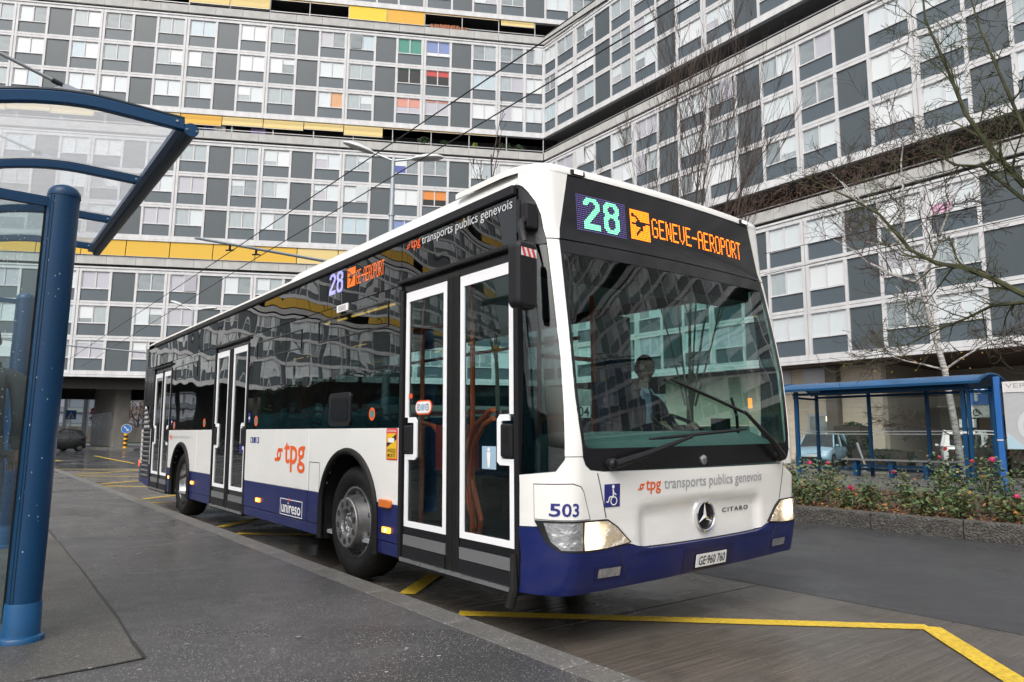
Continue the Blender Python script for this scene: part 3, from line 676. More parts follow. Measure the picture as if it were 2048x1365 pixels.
# gutter and roof
bb('gutter',m_trim,-10.76,-.41,-.022,.02,2.745,2.812,bevel=.01,seg=3); bb('gutter',m_trim,-10.76,-.41,2.53,2.572,2.745,2.812,bevel=.01)
def roof(prof,x0,x1,name,m,taper=.0):
    full=prof+[(2.55-y,z) for y,z in reversed(prof)]; n=len(full); st=[(x0,.72,1.0),(x0+.05,.9,1),(x0+.16,1,1),(x1-.35,1,1),(x1-.12,.93,1),(x1,.80,1)]
    vs=[];zb=prof[0][1]
    for x,k,q in st: vs+=[(x,y,zb+(z-zb)*k) for y,z in full]
    k=len(st); fs=[(i*n+j,i*n+j+1,(i+1)*n+j+1,(i+1)*n+j) for i in range(k-1) for j in range(n-1)]+[tuple(range(n)),tuple((k-1)*n+j for j in range(n))]
    return MB().add(vs,fs).build(name,m,BUS,smooth=True)
roof([(0,2.812),(.008,2.84),(.04,2.868),(.11,2.893),(.22,2.912),(.45,2.93),(1.275,2.95)],-11.50,-.40,'roof',m_bw)
roof([(.012,2.80),(.018,2.86),(.05,2.915),(.12,2.962),(.24,2.992),(.5,3.012),(1.275,3.03)],-4.36,-.42,'roof_fairing',m_bw)
MB().tube([(-1.3,1.75,3.0),(-1.32,1.75,3.15)],.025,8).tube([(-1.32,1.75,3.15),(-1.5,1.78,3.17)],.02,6).build('antenna',m_bw,BUS)
# rear end
def rear_curve(z):
    P=[(-10.95,.0)]+[(-11.60-.20*sin(t)+.0,.20-.20*cos(t)) for t in [i*pi/2/6 for i in range(7)]]
    return P
rp_=[(-11.38,0.0)]+[(-11.55-.22*sin(i*pi/12),.22-.22*cos(i*pi/12)) for i in range(7)]
full=rp_+[(x,2.55-y) for x,y in reversed(rp_)]; n=len(full)
def rear_band(name,m,z0,z1,dx=0):
    zs=[z0,z1]; vs=[(x+dx+(.07*(z-1)/1.8 if z>1 else 0),y,z) for z in zs for x,y in full]
    return MB().add(vs,[(j,j+1,n+j+1,n+j) for j in range(n-1)]+[tuple(range(n)),tuple(range(2*n-1,n-1,-1))]).build(name,m,BUS,smooth=True)
rear_band('rear_skirt',m_bb,.36,.69); rear_band('rear_panel',m_bw,.692,1.30); rear_band('rear_window',m_bk,1.302,2.78); rear_band('rear_roof_edge',m_bw,2.782,2.90)
# louvred engine cover on the kerb-side rear corner
lv=MB().prism([(-11.40,.69),(-10.74,.69),(-10.74,1.30),(-10.93,1.32),(-11.36,1.72),(-11.40,1.72)],'y',.0,.03).build('engine_cover',m_bw,BUS,bevel=.004)
MB().prism([(-11.40,.36),(-10.74,.30),(-10.74,.688),(-11.40,.688)],'y',.0,.03).build('engine_cover',m_bb,BUS)
for i in range(15):
    z=.46+i*.083; xa=-11.36; xb=-10.80 if z<1.28 else -10.80-(z-1.28)*1.0
    if z>1.33: xa=-11.36; 
    b_=MB(); b_.add([(xa,-.002,z),(xb,-.002,z),(xb,-.028,z+.030),(xa,-.028,z+.030),(xa,-.002,z+.052),(xb,-.002,z+.052)],[(0,1,2,3),(3,2,5,4),(0,3,4),(1,5,2)]); b_.build('louvre_slat',mat('louvre_grey',(.09,.09,.095),.5),lv)
bb('louvre_recess',m_bk,-11.37,-10.79,-.0015,.004,.44,1.30,lv)
for i in range(5): 
    z=1.40+i*.075; bb('louvre_slat',m_trim,-11.0+.0,-10.755,-.012,.003,z,z+.035,lv)
MB().prism(rrect(-11.70,.62,-11.66,.74,.015),'y',.0,.12).build('tail_lamp',mat('lamp_red',(.55,.05,.02),.3,coat=.6,emit=(1,.12,.03),estr=.8),BUS,bevel=.01)
# ------------------------------------------------ doors
m_dw=mat('door_white',(.80,.81,.83),.4)
def door(x0,x1,leaves,ztop,zrail,first=False):
    D=bb('door',m_bk,x0,x1,.022,.05,zrail-.055,zrail); 
    bb('door_frame',m_trim,x0,x0+.045,-.004,.06,.30,zrail-.05,D); bb('door_frame',m_trim,x1-.045,x1,-.004,.06,.30,zrail-.05,D)
    bb('door_rail',m_trim,x0-.02,x1+.02,-.03,.03,zrail,zrail+.03,D,bevel=.006)
    bb('step',m_trim,x0+.045,x1-.045,.0,.5,.27,.318,D); bb('sill_strip',m_alu,x0+.045,x1-.045,-.012,.02,.292,.318,D)
    mid=(leaves[0][1]+leaves[1][0])/2
    bb('centre_post',m_rub,leaves[0][1]+.012,mid-.004,-.002,.045,.31,zrail-.055,D,bevel=.012); bb('centre_post',m_rub,mid+.004,leaves[1][0]-.012,-.002,.045,.31,zrail-.055,D,bevel=.012)
    for i,(a,b) in enumerate(leaves):
        zb=.545; w=.045; zt=ztop
        f=MB()
        L=bb('door_glass',m_gd if first else m_gs,a+.01,b-.01,.020,.028,zb+.01,zt-.01,D)
        # white safety outline with its notch round the handle
        hs=1 if i==1 else -1; e=b if i==1 else a; hz0,hz1=1.04,1.357; hw=.175
        def vb(x0_,x1_,z0_,z1_): f.box((x0_,.009,z0_),(x1_,.019,z1_))
        vb(a,b,zb,zb+.042); vb(a,b,zt-.075,zt)
        if i==1:
            vb(a,a+w,zb+.042,zt-.075); vb(b-w,b,zb+.042,hz0+.04); vb(b-w,b,hz1,zt-.075)
            f.prism([(b-hw,hz0+.02),(b-hw+.03,hz0),(b-w,hz0),(b-w,hz0+.04),(b-hw+.05,hz0+.04),(b-hw+w,hz0+.055),(b-hw+w,hz1-.05),(b-hw+.055,hz1-.04),(b-w,hz1-.04),(b-w,hz1),(b-hw+.03,hz1),(b-hw,hz1-.03)],'y',.009,.019)
            bb('door_handle',m_trim,b-.125,b-.004,-.006,.02,hz0+.05,hz1-.06,D,bevel=.012); bb('handle_recess',m_rub,b-.09,b-.055,-.009,.0,1.18,1.27,D)
        else:
            vb(b-w,b,zb+.042,zt-.075); vb(a,a+w,zb+.042,hz0+.04); vb(a,a+w,hz1,zt-.075)
            f.prism([(a+hw,hz0+.02),(a+hw-.03,hz0),(a+w,hz0),(a+w,hz0+.04),(a+hw-.05,hz0+.04),(a+hw-w,hz0+.055),(a+hw-w,hz1-.05),(a+hw-.055,hz1-.04),(a+w,hz1-.04),(a+w,hz1),(a+hw-.03,hz1),(a+hw,hz1-.03)],'y',.009,.019)
            bb('door_handle',m_trim,a+.004,a+.125,-.006,.02,hz0+.05,hz1-.06,D,bevel=.012)
        f.build('door_outline',m_dw,D)
        bb('leaf_frame',m_bk,a-.012,a+.012,.03,.05,.42,zt+.02,D); bb('leaf_frame',m_bk,b-.012,b+.012,.03,.05,.42,zt+.02,D); bb('leaf_frame',m_bk,a,b,.014,.05,zt,zrail-.05,D); bb('leaf_frame',m_bk,a,b,.012,.05,.49,zb,D)
        bb('kick_plate',m_gry,a,b,.004,.04,.41,.485,D); bb('kick_plate',m_trim,a,b,-.002,.04,.32,.405,D)
    return D
D1=door(-1.868,-.385,[(-1.795,-1.212),(-1.04,-.445)],2.325,2.40,True)
D2=door(-6.962,-5.553,[(-6.895,-6.345),(-6.175,-5.62)],2.30,2.36); D3=door(-10.73,-9.413,[(-10.64,-10.09),(-9.97,-9.48)],2.25,2.335)
MB().tube([(-.43,-.012,.52),(-.40,-.03,.33),(-.42,-.05,.22)],[.02,.028,.03],8).build('door_seal_flap',m_rub,D1,smooth=True)
# ------------------------------------------------ wheels
def tyre(R=.478,r=.30,w=.275):
    pr=[(r,.03),(r+.03,.005),(r+.09,-.012),(R-.05,-.005),(R-.015,.02),(R,.05),(R,w-.05),(R-.02,w-.01),(r+.05,w),(r,w-.02)]
    return pr
def wheel(x,yo,front,sd=1):
    W=MB().lathe([(a,yo+h*sd) for a,h in tyre()],(x,0,.478),'y',40).build('wheel',m_rub,BUS,smooth=True)
    if sd<0: return W
    for i in range(44):
        t=2*pi*i/44
    rim=mat('rim_alu',(.42,.42,.43),.3,metal=.9,noise=.3,nscale=8,rvar=.12,rscale=6); grime_shade=mat('rim_hole_shade',(.03,.029,.028),.6,noise=.5,nscale=14)  # second material: dark colour painting the shade of the wheel holes
    if front:
        MB().lathe([(.302,yo+.03),(.300,yo+.022),(.285,yo+.022),(.278,yo+.05),(.268,yo+.10),(.255,yo+.115)],(x,0,.478),'y',40).build('rim',rim,W,smooth=True)
        MB().lathe([(.262,yo+.12),(.235,yo+.05),(.218,yo-.02),(.212,yo-.045)],(x,0,.478),'y',40).build('wheel_cone',mat('rim_dirty',(.34,.34,.345),.3,metal=.85,noise=.6,nscale=5),W,smooth=True)
        MB().lathe([(.212,yo-.045),(.210,yo-.058),(.203,yo-.064),(.122,yo-.064),(.114,yo-.06),(.108,yo-.01),(.0,yo-.005)],(x,0,.478),'y',40).build('wheel_trim',rim,W,smooth=True)
        for i in range(10):
            t=2*pi*i/10+.2; c=(x+.160*cos(t),yo-.0660,.478+.160*sin(t))
            MB().lathe([(.027,0),(.0,0)],c,'y',14).build('trim_hole',grime_shade,W); 
            c=(x+.070*cos(t),yo-.015,.478+.070*sin(t)); MB().lathe([(.017,.01),(.016,-.016),(.009,-.020),(0,-.02)],c,'y',6).build('wheel_nut',m_alu,W)
        for i in range(10):
            t=2*pi*(i+.5)/10; MB().lathe([(.030,.012),(.020,-.022),(.0,-.026)],(x+.240*cos(t),yo+.055,.478+.240*sin(t)),'y',10).build('vent_hole',grime_shade,W)
        MB().lathe([(.05,yo-.01),(.048,yo-.035),(.03,yo-.045),(0,yo-.045)],(x,0,.478),'y',16).build('hub',rim,W,smooth=True)
    else:
        MB().lathe([(.305,yo+.03),(.302,yo+.018),(.285,yo+.018),(.275,yo+.06),(.24,yo+.14),(.20,yo+.19),(.17,yo+.20),(.165,yo+.16),(.12,yo+.12),(.10,yo+.06),(0,yo+.055)],(x,0,.478),'y',40).build('rim',mat('rim_bright',(.62,.62,.63),.16,metal=1),W,smooth=True)
        for i in range(10):
            t=2*pi*i/10; MB().lathe([(.017,.0),(.016,-.03),(0,-.032)],(x+.185*cos(t),yo+.19,.478+.185*sin(t)),'y',6).build('wheel_nut',m_alu,W)
    return W
wheel(-2.76,.055,True); wheel(-8.555,.045,False)
for x in (-2.76,-8.555):
    o=wheel(x,2.50,False,-1); o.location.z=-.048
bb('chassis',m_rub,-11.2,-.5,.35,2.2,.26,.42)
for i in range(3): MB().prism([(-9.06-i*.0,.30),(-9.06,.08+.03*i),(-9.03,.08+.03*i),(-9.0,.30)],'y',.08+.1*i,.13+.1*i).build('mud_flap',m_rub,BUS)
# ------------------------------------------------ front: one curved surface, parts cut out of it
ZS=[.25,.30,.353,.53,.7,.935,1.17,1.4,1.69,1.93,2.14,2.4,2.51,2.75,2.95,3.1]
XS=[-.09,-.05,-.024,.016,.018,.032,.033,.017,-.006,-.045,-.083,-.132,-.159,-.174,-.187,-.20]
def X0(z):
    for i in range(len(ZS)-1):
        if z<=ZS[i+1]: return XS[i]+(XS[i+1]-XS[i])*max(0,(z-ZS[i])/(ZS[i+1]-ZS[i]))
    return XS[-1]
def gplan(t):
    t=abs(t)
    if t<=1.1: return .05*(t/1.1)**2
    s=min(1,(t-1.1)/.175); return .05+.02*s+.31*(1-sqrt(max(0,1-s*s)))
_pl=[(-.90,0.0),(-.6,0),(-.45,0)]
for i in range(24): th=pi/2*(1-i/24); t=1.1+.175*sin(th); _pl.append((-gplan(t),1.275-t))
for i in range(41): y=.175+i*2.2/40; _pl.append((-gplan(y-1.275),y))
for i in range(1,25): th=pi/2*i/24; t=1.1+.175*sin(th); _pl.append((-gplan(t),1.275+t))
_pl+=[(-.45,2.55),(-.6,2.55),(-.90,2.55)]
_al=[0.]
for a,b in zip(_pl,_pl[1:]): _al.append(_al[-1]+sqrt((a[0]-b[0])**2+(a[1]-b[1])**2))
AM=_al[-1]/2
def plan(a):
    a=max(0,min(_al[-1]-1e-6,a)); lo,hi=0,len(_al)-1
    while hi-lo>1:
        m=(lo+hi)//2
        if _al[m]<=a: lo=m
        else: hi=m
    t=(a-_al[lo])/(_al[hi]-_al[lo]); p,q=_pl[lo],_pl[hi]
    d=Vector((q[0]-p[0],q[1]-p[1])).normalized(); nrm=Vector((d.y,-d.x))
    return p[0]+(q[0]-p[0])*t,p[1]+(q[1]-p[1])*t,nrm
def aY(y):
    for i in range(len(_pl)-1):
        if _pl[i][1]<=y<=_pl[i+1][1] and _pl[i+1][1]>_pl[i][1]: return _al[i]+(_al[i+1]-_al[i])*(y-_pl[i][1])/(_pl[i+1][1]-_pl[i][1])
    return 0 if y<=0 else _al[-1]
def aX(x,z,left=True): # point on the flat side at bus x
    return max(0,(x-X0(z))+.90) if left else _al[-1]-max(0,(x-X0(z))+.90)
def FS(a,z,off=0.):
    x,y,n=plan(a); return Vector((x+X0(z)+n.x*off,y+n.y*off,z))
def smooth01(t): t=max(0,min(1,t)); return t*t*(3-2*t)
def swage(a,z):
    y=plan(a)[1]; dy=min(y-.62,1.93-y); dz=min(z-.50,.815-.03*abs(y-1.275)-z)
    return -.028*smooth01(dy/.06)*smooth01(dz/.04)
def fpart(name,poly,off,m,thick=.02,par=None,cut=.06,zc=.12,ofn=None,smooth=True):
    """poly of (kind,value,z): y on the front or x on the side; curved panel with thickness"""
    P=[]
    for k,v,z in poly:
        a=v if k=='a' else aY(v) if k=='y' else aX(v,z,True) if k=='x' else aX(v,z,False); P.append((a,z))
    bm=bmesh.new(); f=bm.faces.new([bm.verts.new((a,z,0)) for a,z in P])
    a0,a1=min(p[0] for p in P),max(p[0] for p in P); z0,z1=min(p[1] for p in P),max(p[1] for p in P)
    def cutat(v,nrm): bmesh.ops.bisect_plane(bm,geom=bm.verts[:]+bm.edges[:]+bm.faces[:],plane_co=v,plane_no=nrm,dist=1e-6)
    k=1
    while a0+k*cut<a1: cutat((a0+k*cut,0,0),(1,0,0)); k+=1
    for a in [q for q in _al if (q<_al[28] or q>_al[-29]) and a0<q<a1]: cutat((a,0,0),(1,0,0))
    k=1
    while z0+k*zc<z1: cutat((0,z0+k*zc,0),(0,1,0)); k+=1
    for z in ZS:
        if z0+.004<z<z1-.004: cutat((0,z,0),(0,1,0))
    bmesh.ops.triangulate(bm,faces=[f for f in bm.faces if len(f.verts)>4])
    bm.verts.ensure_lookup_table(); bm.verts.index_update()
    o2=[(v.co.x,v.co.y) for v in bm.verts]; fs=[tuple(v.index for v in f.verts) for f in bm.faces]; be=[(e.verts[0].index,e.verts[1].index) for e in bm.edges if len(e.link_faces)==1]; bm.free()
    vs=[FS(a,z,off+(ofn(a,z) if ofn else 0)) for a,z in o2]; n=len(vs); mb=MB()
    if thick: vs+=[FS(a,z,off-thick) for a,z in o2]; fs=fs+[(a,b,n+b,n+a) for a,b in be]+[tuple(n+i for i in reversed(f)) for f in list(fs)]
    mb.add(vs,fs); return mb.build(name,m,par or BUS,smooth=smooth)
def mir(poly): return [(('X' if k=='x' else k),(2.55-v if k=='y' else v),z) for k,v,z in reversed(poly)]
lowL=[('x',-.383,.69),('y',.015,.70),('y',.03,.64),('y',.05,.60),('y',.2,.565),('y',.5,.578),('y',.56,.575),('y',.62,.556),('y',.70,.543),('y',.88,.54)]
low=lowL+[('y',1.275,.538)]+mir(lowL)
def shift(p,dz): return [(k,v,z+dz) for k,v,z in p]
wsL=[('y',.056,1.017),('y',.087,1.085),('y',.090,1.10),('y',.180,1.10),('y',.20,1.05),('y',.235,1.022),('y',.343,1.010)]
fpart('front_panel',low+mir([('x',-.383,.99)]+wsL)+list(reversed([('x',-.383,.99)]+wsL)),.0,m_bw,.03,cut=.035,zc=.035,ofn=swage)
botL=[('x',-.383,.31),('y',.05,.312),('y',.32,.315)]
fpart('bumper',shift(low,-.005)+list(reversed(mir(list(botL))))[0:0]+[('X',-.383,.33)]+[('y',2.50,.335),('y',2.2,.34),('y',1.275,.335),('y',.32,.318),('y',.05,.314),('x',-.383,.31)],.012,m_bb,.03,cut=.05)
bevelp=lambda o:o
pL=[('y',.087,1.105),('y',.180,1.105),('y',.150,1.45),('y',.145,1.70),('y',.16,2.1),('y',.175,2.435),('y',.103,2.435),('y',.095,1.9),('y',.093,1.4)]
fpart('windscreen_pillar',pL,.002,m_bw,.04); fpart('windscreen_pillar',mir(pL),.002,m_bw,.04)
arcL=[('y',.103,2.443),('y',.092,2.59),('y',.073,2.683),('y',.048,2.758),('y',.033,2.80),('y',.02,2.822)]
cornerL=[('x',-.383,.995),('y',.056,1.022),('y',.085,1.09),('y',.090,1.4),('y',.092,1.9),('y',.099,2.40),('x',-.383,2.40)]
fpart('quarter_window',cornerL,-.006,m_gs,.008); fpart('quarter_window',mir(cornerL),-.006,m_gs,.008)
upL=[('x',-.40,2.405),('y',.099,2.405),('y',.101,2.44)]+[(k,v-.003,z) for k,v,z in arcL[1:-1]]+[('x',-.36,2.815),('x',-.40,2.815)]
upB=mat('black_textured',(.018,.018,.022),.4,spec=.3,bump=.5,bscale=45,bdist=.004,coat=.1,coat_rough=.2)
fpart('corner_panel',upL,-.002,upB,.03); fpart('corner_panel',mir(upL),-.002,upB,.03)
shL=arcL+[('x',-.40,2.824),('x',-.40,2.90),('y',.03,2.905),('y',.12,2.905),('y',.283,2.90),('y',.178,2.443)]
fpart('roof_shoulder',shL,.004,m_bw,.03); fpart('roof_shoulder',mir(shL),.004,m_bw,.03)
dsp=[('y',.184,2.447),('y',.284,2.890),('y',2.266,2.890),('y',2.366,2.447)]
fpart('destination_display',dsp,.0,m_bk,.03)
# roof cap over the display
vs=[];rows=[(2.892,1.0),(2.925,1.0),(2.945,.985),(2.962,.955),(2.978,.90),(2.99,.78),(3.0,.5)]; NA=90; a0=0; A_=[_al[-1]*i/NA for i in range(NA+1)]
for z,k in rows:
    for a in A_:
        q=FS(a,z,.006); vs.append((-1.1+(q.x+1.1)*k,1.275+(q.y-1.275)*k,z))
n=NA+1; MB().add(vs,[(i*n+j,i*n+j+1,(i+1)*n+j+1,(i+1)*n+j) for i in range(len(rows)-1) for j in range(NA)]+[tuple((len(rows)-1)*n+j for j in range(n))]).build('roof_cap',m_bw,BUS,smooth=True)
m_lampw=mat('marker_white',(.85,.87,.9),.15,emit=(1,1,1),estr=.8)
for y in (.36,2.19):
    h_=fpart('marker_lamp',[('y',y-.055,2.895),('y',y+.055,2.895),('y',y+.055,2.925),('y',y-.055,2.925)],.020,m_trim,.02); fpart('marker_lens',[('y',y-.032,2.899),('y',y+.035,2.899),('y',y+.035,2.921),('y',y-.032,2.921)],.026,m_lampw,.006,h_)
# windscreen
wsp=[('y',.343,1.014),('y',.24,1.026),('y',.205,1.055),('y',.186,1.10),('y',.155,1.45),('y',.150,1.70),('y',.165,2.1),('y',.180,2.437)]
poly=list(reversed(wsp)); poly=poly+list(reversed(mir(poly)))[::-1] if False else list(reversed(wsp))+[('y',1.275,1.010)]+[('y',2.55-v,z) for k,v,z in wsp]
WS=fpart('windscreen',poly,-.004,m_gw,0,cut=.08)
def border(outer,inner,name,m):
    mb=MB(); n=len(outer)
    O=[FS(aY(v),z,-.001) for k,v,z in outer]; I=[FS(aY(v),z,-.001) for k,v,z in inner]; 
    mb.add(O+I,[(i,(i+1)%n,n+(i+1)%n,n+i) for i in range(n)]); return mb.build(name,m,WS)
def dens(p,n):
    o=[]
    for a,b in zip(p,p[1:]+p[:1]):
        for i in range(n): t=i/n; o.append((a[0],a[1]+(b[1]-a[1])*t,a[2]+(b[2]-a[2])*t))
    return o
yt=[.2,.6,1.0,1.275,1.6,2.0,2.35]
outer=[('y',.343,1.014),('y',.24,1.026),('y',.205,1.055),('y',.186,1.10),('y',.155,1.45),('y',.150,1.70),('y',.165,2.1),('y',.180,2.437)]+[('y',y,2.440) for y in (.5,.9,1.275,1.65,2.05)]
outer+= [('y',2.55-v,z) for k,v,z in reversed(outer[:8])]+[('y',y,1.011) for y in (2.0,1.6,1.275,.95,.6)]
inner=[('y',.343,1.148),('y',.26,1.149),('y',.22,1.152),('y',.20,1.17),('y',.172,1.45),('y',.166,1.70),('y',.180,2.1),('y',.197,2.355)]+[('y',y,2.350) for y in (.5,.9,1.275,1.65,2.05)]
inner+=[('y',2.55-v-.03,z) for k,v,z in reversed(inner[:8])]+[('y',y,1.148) for y in (2.0,1.6,1.275,.95,.6)]
border(dens(outer,3),dens(inner,3),'windscreen_border',m_bk)
MB().lathe([(.032,-.004),(.032,.006),(.026,.010),(0,.010)],FS(aY(1.24),1.055,.0),'x',20).build('lock_cap',m_alu,BUS,smooth=True)
# headlamps
hl=[('y',.012,.735),('y',.05,.737),('y',.179,.737),('y',.361,.735),('y',.436,.69),('y',.546,.588),('y',.50,.578),('y',.345,.563),('y',.179,.56),('y',.07,.568),('y',.034,.62),('y',.018,.70)]
m_refl=mat('lamp_reflector',(.72,.73,.75),.12,metal=.9,noise=.25,nscale=30,bump=.8,bscale=14,bdist=.02)
m_hot=mat('lamp_lit',(1,.9,.7),.3,emit=(1,.84,.62),estr=22); m_warm=mat('lamp_glow',(.78,.72,.62),.14,emit=(1,.74,.46),estr=.30,metal=.8,bump=1,bscale=11,bdist=.03)
m_len=glass('lamp_lens',(.93,.94,.95),ior=1.5)
def lit_reflector(name,c):
    m=bpy.data.materials.new(name); m.use_nodes=True; N=m.node_tree.nodes; L=m.node_tree.links; b=N['Principled BSDF']
    b.inputs['Base Color'].default_value=(.78,.74,.66,1); b.inputs['Metallic'].default_value=.8; b.inputs['Roughness'].default_value=.15; b.inputs['Emission Color'].default_value=(1,.74,.44,1)
    tc=N.new('ShaderNodeTexCoord'); d=N.new('ShaderNodeVectorMath'); d.operation='DISTANCE'; L.new(tc.outputs['Object'],d.inputs[0]); d.inputs[1].default_value=c
    n=N.new('ShaderNodeTexNoise'); n.inputs['Scale'].default_value=16; L.new(tc.outputs['Object'],n.inputs['Vector'])
    w=N.new('ShaderNodeMath'); w.operation='MULTIPLY_ADD'; w.inputs[1].default_value=.10; L.new(n.outputs['Fac'],w.inputs[0]); L.new(d.outputs['Value'],w.inputs[2])
    r=N.new('ShaderNodeMapRange'); L.new(w.outputs[0],r.inputs[0]); r.inputs[1].default_value=.21; r.inputs[2].default_value=.055; r.inputs[3].default_value=0; r.inputs[4].default_value=1
    p=N.new('ShaderNodeMath'); p.operation='POWER'; p.inputs[1].default_value=3; L.new(r.outputs[0],p.inputs[0]); q=N.new('ShaderNodeMath'); q.operation='MULTIPLY_ADD'; q.inputs[1].default_value=9; q.inputs[2].default_value=.18; L.new(p.outputs[0],q.inputs[0]); L.new(q.outputs[0],b.inputs['Emission Strength'])
    bp=N.new('ShaderNodeBump'); bp.inputs['Distance'].default_value=.03; L.new(n.outputs['Fac'],bp.inputs['Height']); L.new(bp.outputs[0],b.inputs['Normal']); return m
def inset(p,k): 
    cy=sum(v for _,v,_ in p)/len(p); cz=sum(z for *_,z in p)/len(p); return [(q,cy+(v-cy)*k,cz+(z-cz)*k) for q,v,z in p]
for fn,tag_ in ((lambda p:p,0),(mir,1)):
    base=fpart('headlight',fn(hl),.016,m_trim,.03)
    fpart('reflector',fn([('y',.03,.725),('y',.172,.728),('y',.172,.572),('y',.08,.576),('y',.047,.625)]),.020,m_refl,.004,base,cut=.03,zc=.03)
    fpart('reflector',fn([('y',.186,.728),('y',.355,.726),('y',.425,.685),('y',.53,.590),('y',.345,.572),('y',.186,.571)]),.020,lit_reflector('lit_reflector',FS(aY(.235 if tag_==0 else 2.29),.640 if tag_==0 else .665,.02)),.004,base,cut=.03,zc=.03)
    fpart('lens',fn(inset(hl,.985)),.034,m_len,0,base)
# fog lamps, plate, lettering carrier
for y0,y1 in ((.275,.49),(2.06,2.275)):
    r=fpart('fog_lamp',[('y',y0,.385),('y',y1,.385),('y',y1,.465),('y',y0,.465)],.016,mat('recess_shade_blue',(.008,.009,.06),.4),.01)  # darker blue sheet paints the shade of the lamp recess
    fpart('fog_lens',[('y',y0+.025,.40),('y',y1-.02,.40),('y',y1-.02,.452),('y',y0+.025,.452)],.020,m_refl,.008,r,cut=.03,zc=.02)
fpart('plate_recess_shade',[('y',1.03,.345),('y',1.59,.345),('y',1.55,.49),('y',1.03,.49)],.0145,MT['recess_shade_blue'],.005)  # raised sheet; the recess shade is put into its darker blue
fpart('bumper_crease',[('y',.60,.535),('y',1.95,.535),('y',1.97,.515),('y',.58,.515)],.0155,m_bb,.004)
for a,b in ((('y',.44,.56),('y',.56,.335)),(('y',2.11,.56),('y',2.0,.345))): fpart('seam',[a,(a[0],a[1]+.007,a[2]),(b[0],b[1]+.007,b[2]),b],.0135,m_seam,.004)
for a,b in ((('y',.285,1.005),('y',.355,.742)),):
    fpart('seam',[a,(a[0],a[1]+.006,a[2]),(b[0],b[1]+.006,b[2]),b],.002,m_seam,.004); q=mir([a,(a[0],a[1]+.006,a[2]),(b[0],b[1]+.006,b[2]),b]); fpart('seam',q,.002,m_seam,.004)
fpart('service_flap',[('x',-.25+.0,.94),('y',.12,.945),('y',.16,.93),('y',.18,.90),('y',.23,.744),('x',-.25,.744)],.006,m_bw,.006)
fpart('flap_seam',[('x',-.256,.945),('y',.123,.951),('y',.165,.935),('y',.186,.902),('y',.237,.741),('x',-.256,.741)],.003,m_seam,.004)
# wipers
def wiper(piv,elb,e0,e1,m=m_trim):
    W=MB().lathe([(.035,-.01),(.035,.03),(.02,.045),(0,.045)],FS(aY(piv[0]),piv[1],.0),'x',14).build('wiper',m,BUS,smooth=True)
    p0,p1=FS(aY(piv[0]),piv[1],.05),FS(aY(elb[0]),elb[1],.05)
    MB().tube([p0,p0.lerp(p1,.35)+Vector((.02,0,0)),p1],[.026,.02,.011],8).build('wiper_arm',m,W,smooth=True)
    q=[FS(aY(e0[0]+(e1[0]-e0[0])*i/8),e0[1]+(e1[1]-e0[1])*i/8,.022) for i in range(9)]
    MB().tube(q,[.006]+[.012]*7+[.006],6).build('wiper_blade',m,W)
wiper((.389,1.055),(1.069,1.21),(.70,1.198),(1.74,1.256)); wiper((2.17,1.05),(1.69,1.378),(.94,1.582),(1.81,1.350))
# mirror
Mi=MB().prism(rrect(-.085,-.20,.085,.20,.045,5),'x',-.05,.05).build('door_mirror',m_trim,BUS,bevel=.025,seg=3,loc=(-.15,-.15,2.155),rot=(0,0,radians(8)))
MB().tube([(-.16,-.13,2.36),(-.20,-.12,2.44),(-.28,-.06,2.52),(-.30,.02,2.58)],.022,8).build('mirror_arm',m_trim,BUS,smooth=True)
bk=MB().prism(rrect(-.035,-.085,.035,.085,.015),'y',-.03,.06).build('mirror_bracket',m_trim,BUS,bevel=.01,loc=(-.30,.01,2.58))
MB().tube([(-.045,-.03,-.10),(-.045,-.03,.11)],.014,8).build('hinge',m_trim,bk)
m_refs=mat('reflective_white',(.8,.8,.8),.4); m_refr=mat('reflective_red',(.7,.05,.06),.4)
st=MB().box((.0505,-.065,.105),(.052,.065,.155)).build('hazard_strip',m_refs,Mi)
for i in range(3): MB().add([(.0528,-.045+i*.042,.105),(.0528,-.023+i*.042,.105),(.0528,-.043+i*.042,.155),(.0528,-.065+i*.042,.155)],[(0,1,2,3)]).build('red_bar',m_refr,st)
# ------------------------------------------------ lettering
def text2d(s,size=1,bold=0.,space=1.0,res=3):
    cu=bpy.data.curves.new('t','FONT'); cu.body=s; cu.size=size; cu.offset=bold; cu.space_character=space; cu.resolution_u=res; cu.fill_mode='FRONT' if False else 'BOTH'
    o=bpy.data.objects.new('t',cu); COL.objects.link(o); dg=bpy.context.evaluated_depsgraph_get(); dg.update()
    me=o.evaluated_get(dg).to_mesh(); vs=[(v.co.x,v.co.y) for v in me.vertices]; fs=[tuple(p.vertices) for p in me.polygons]; o.evaluated_get(dg).to_mesh_clear()
    bpy.data.objects.remove(o); bpy.data.curves.remove(cu)
    return vs,fs
def fit2d(s,x0,x1,z0,z1,bold=0.,italic=0,base=None,space=1.0):
    """lettering scaled into the box; base: keep descenders by giving cap height box"""
    vs,fs=text2d(s,1,bold,space); xa=min(v[0] for v in vs); xb=max(v[0] for v in vs); ya=min(v[1] for v in vs); yb=max(v[1] for v in vs)
    out_=[(x0+(v[0]-xa)/(xb-xa)*(x1-x0),z0+(v[1]-ya)/(yb-ya)*(z1-z0)) for v in vs]
    if italic: out_=[(x+(z-z0)*italic,z) for x,z in out_]
    return out_,fs
def side_text(name,s,x0,x1,z0,z1,m,y=-.0025,bold=0.,par=None,**k):
    vs,fs=fit2d(s,x0,x1,z0,z1,bold,**k); return MB().add([(x,y,z) for x,z in vs],fs).build(name,m,par or BUS)
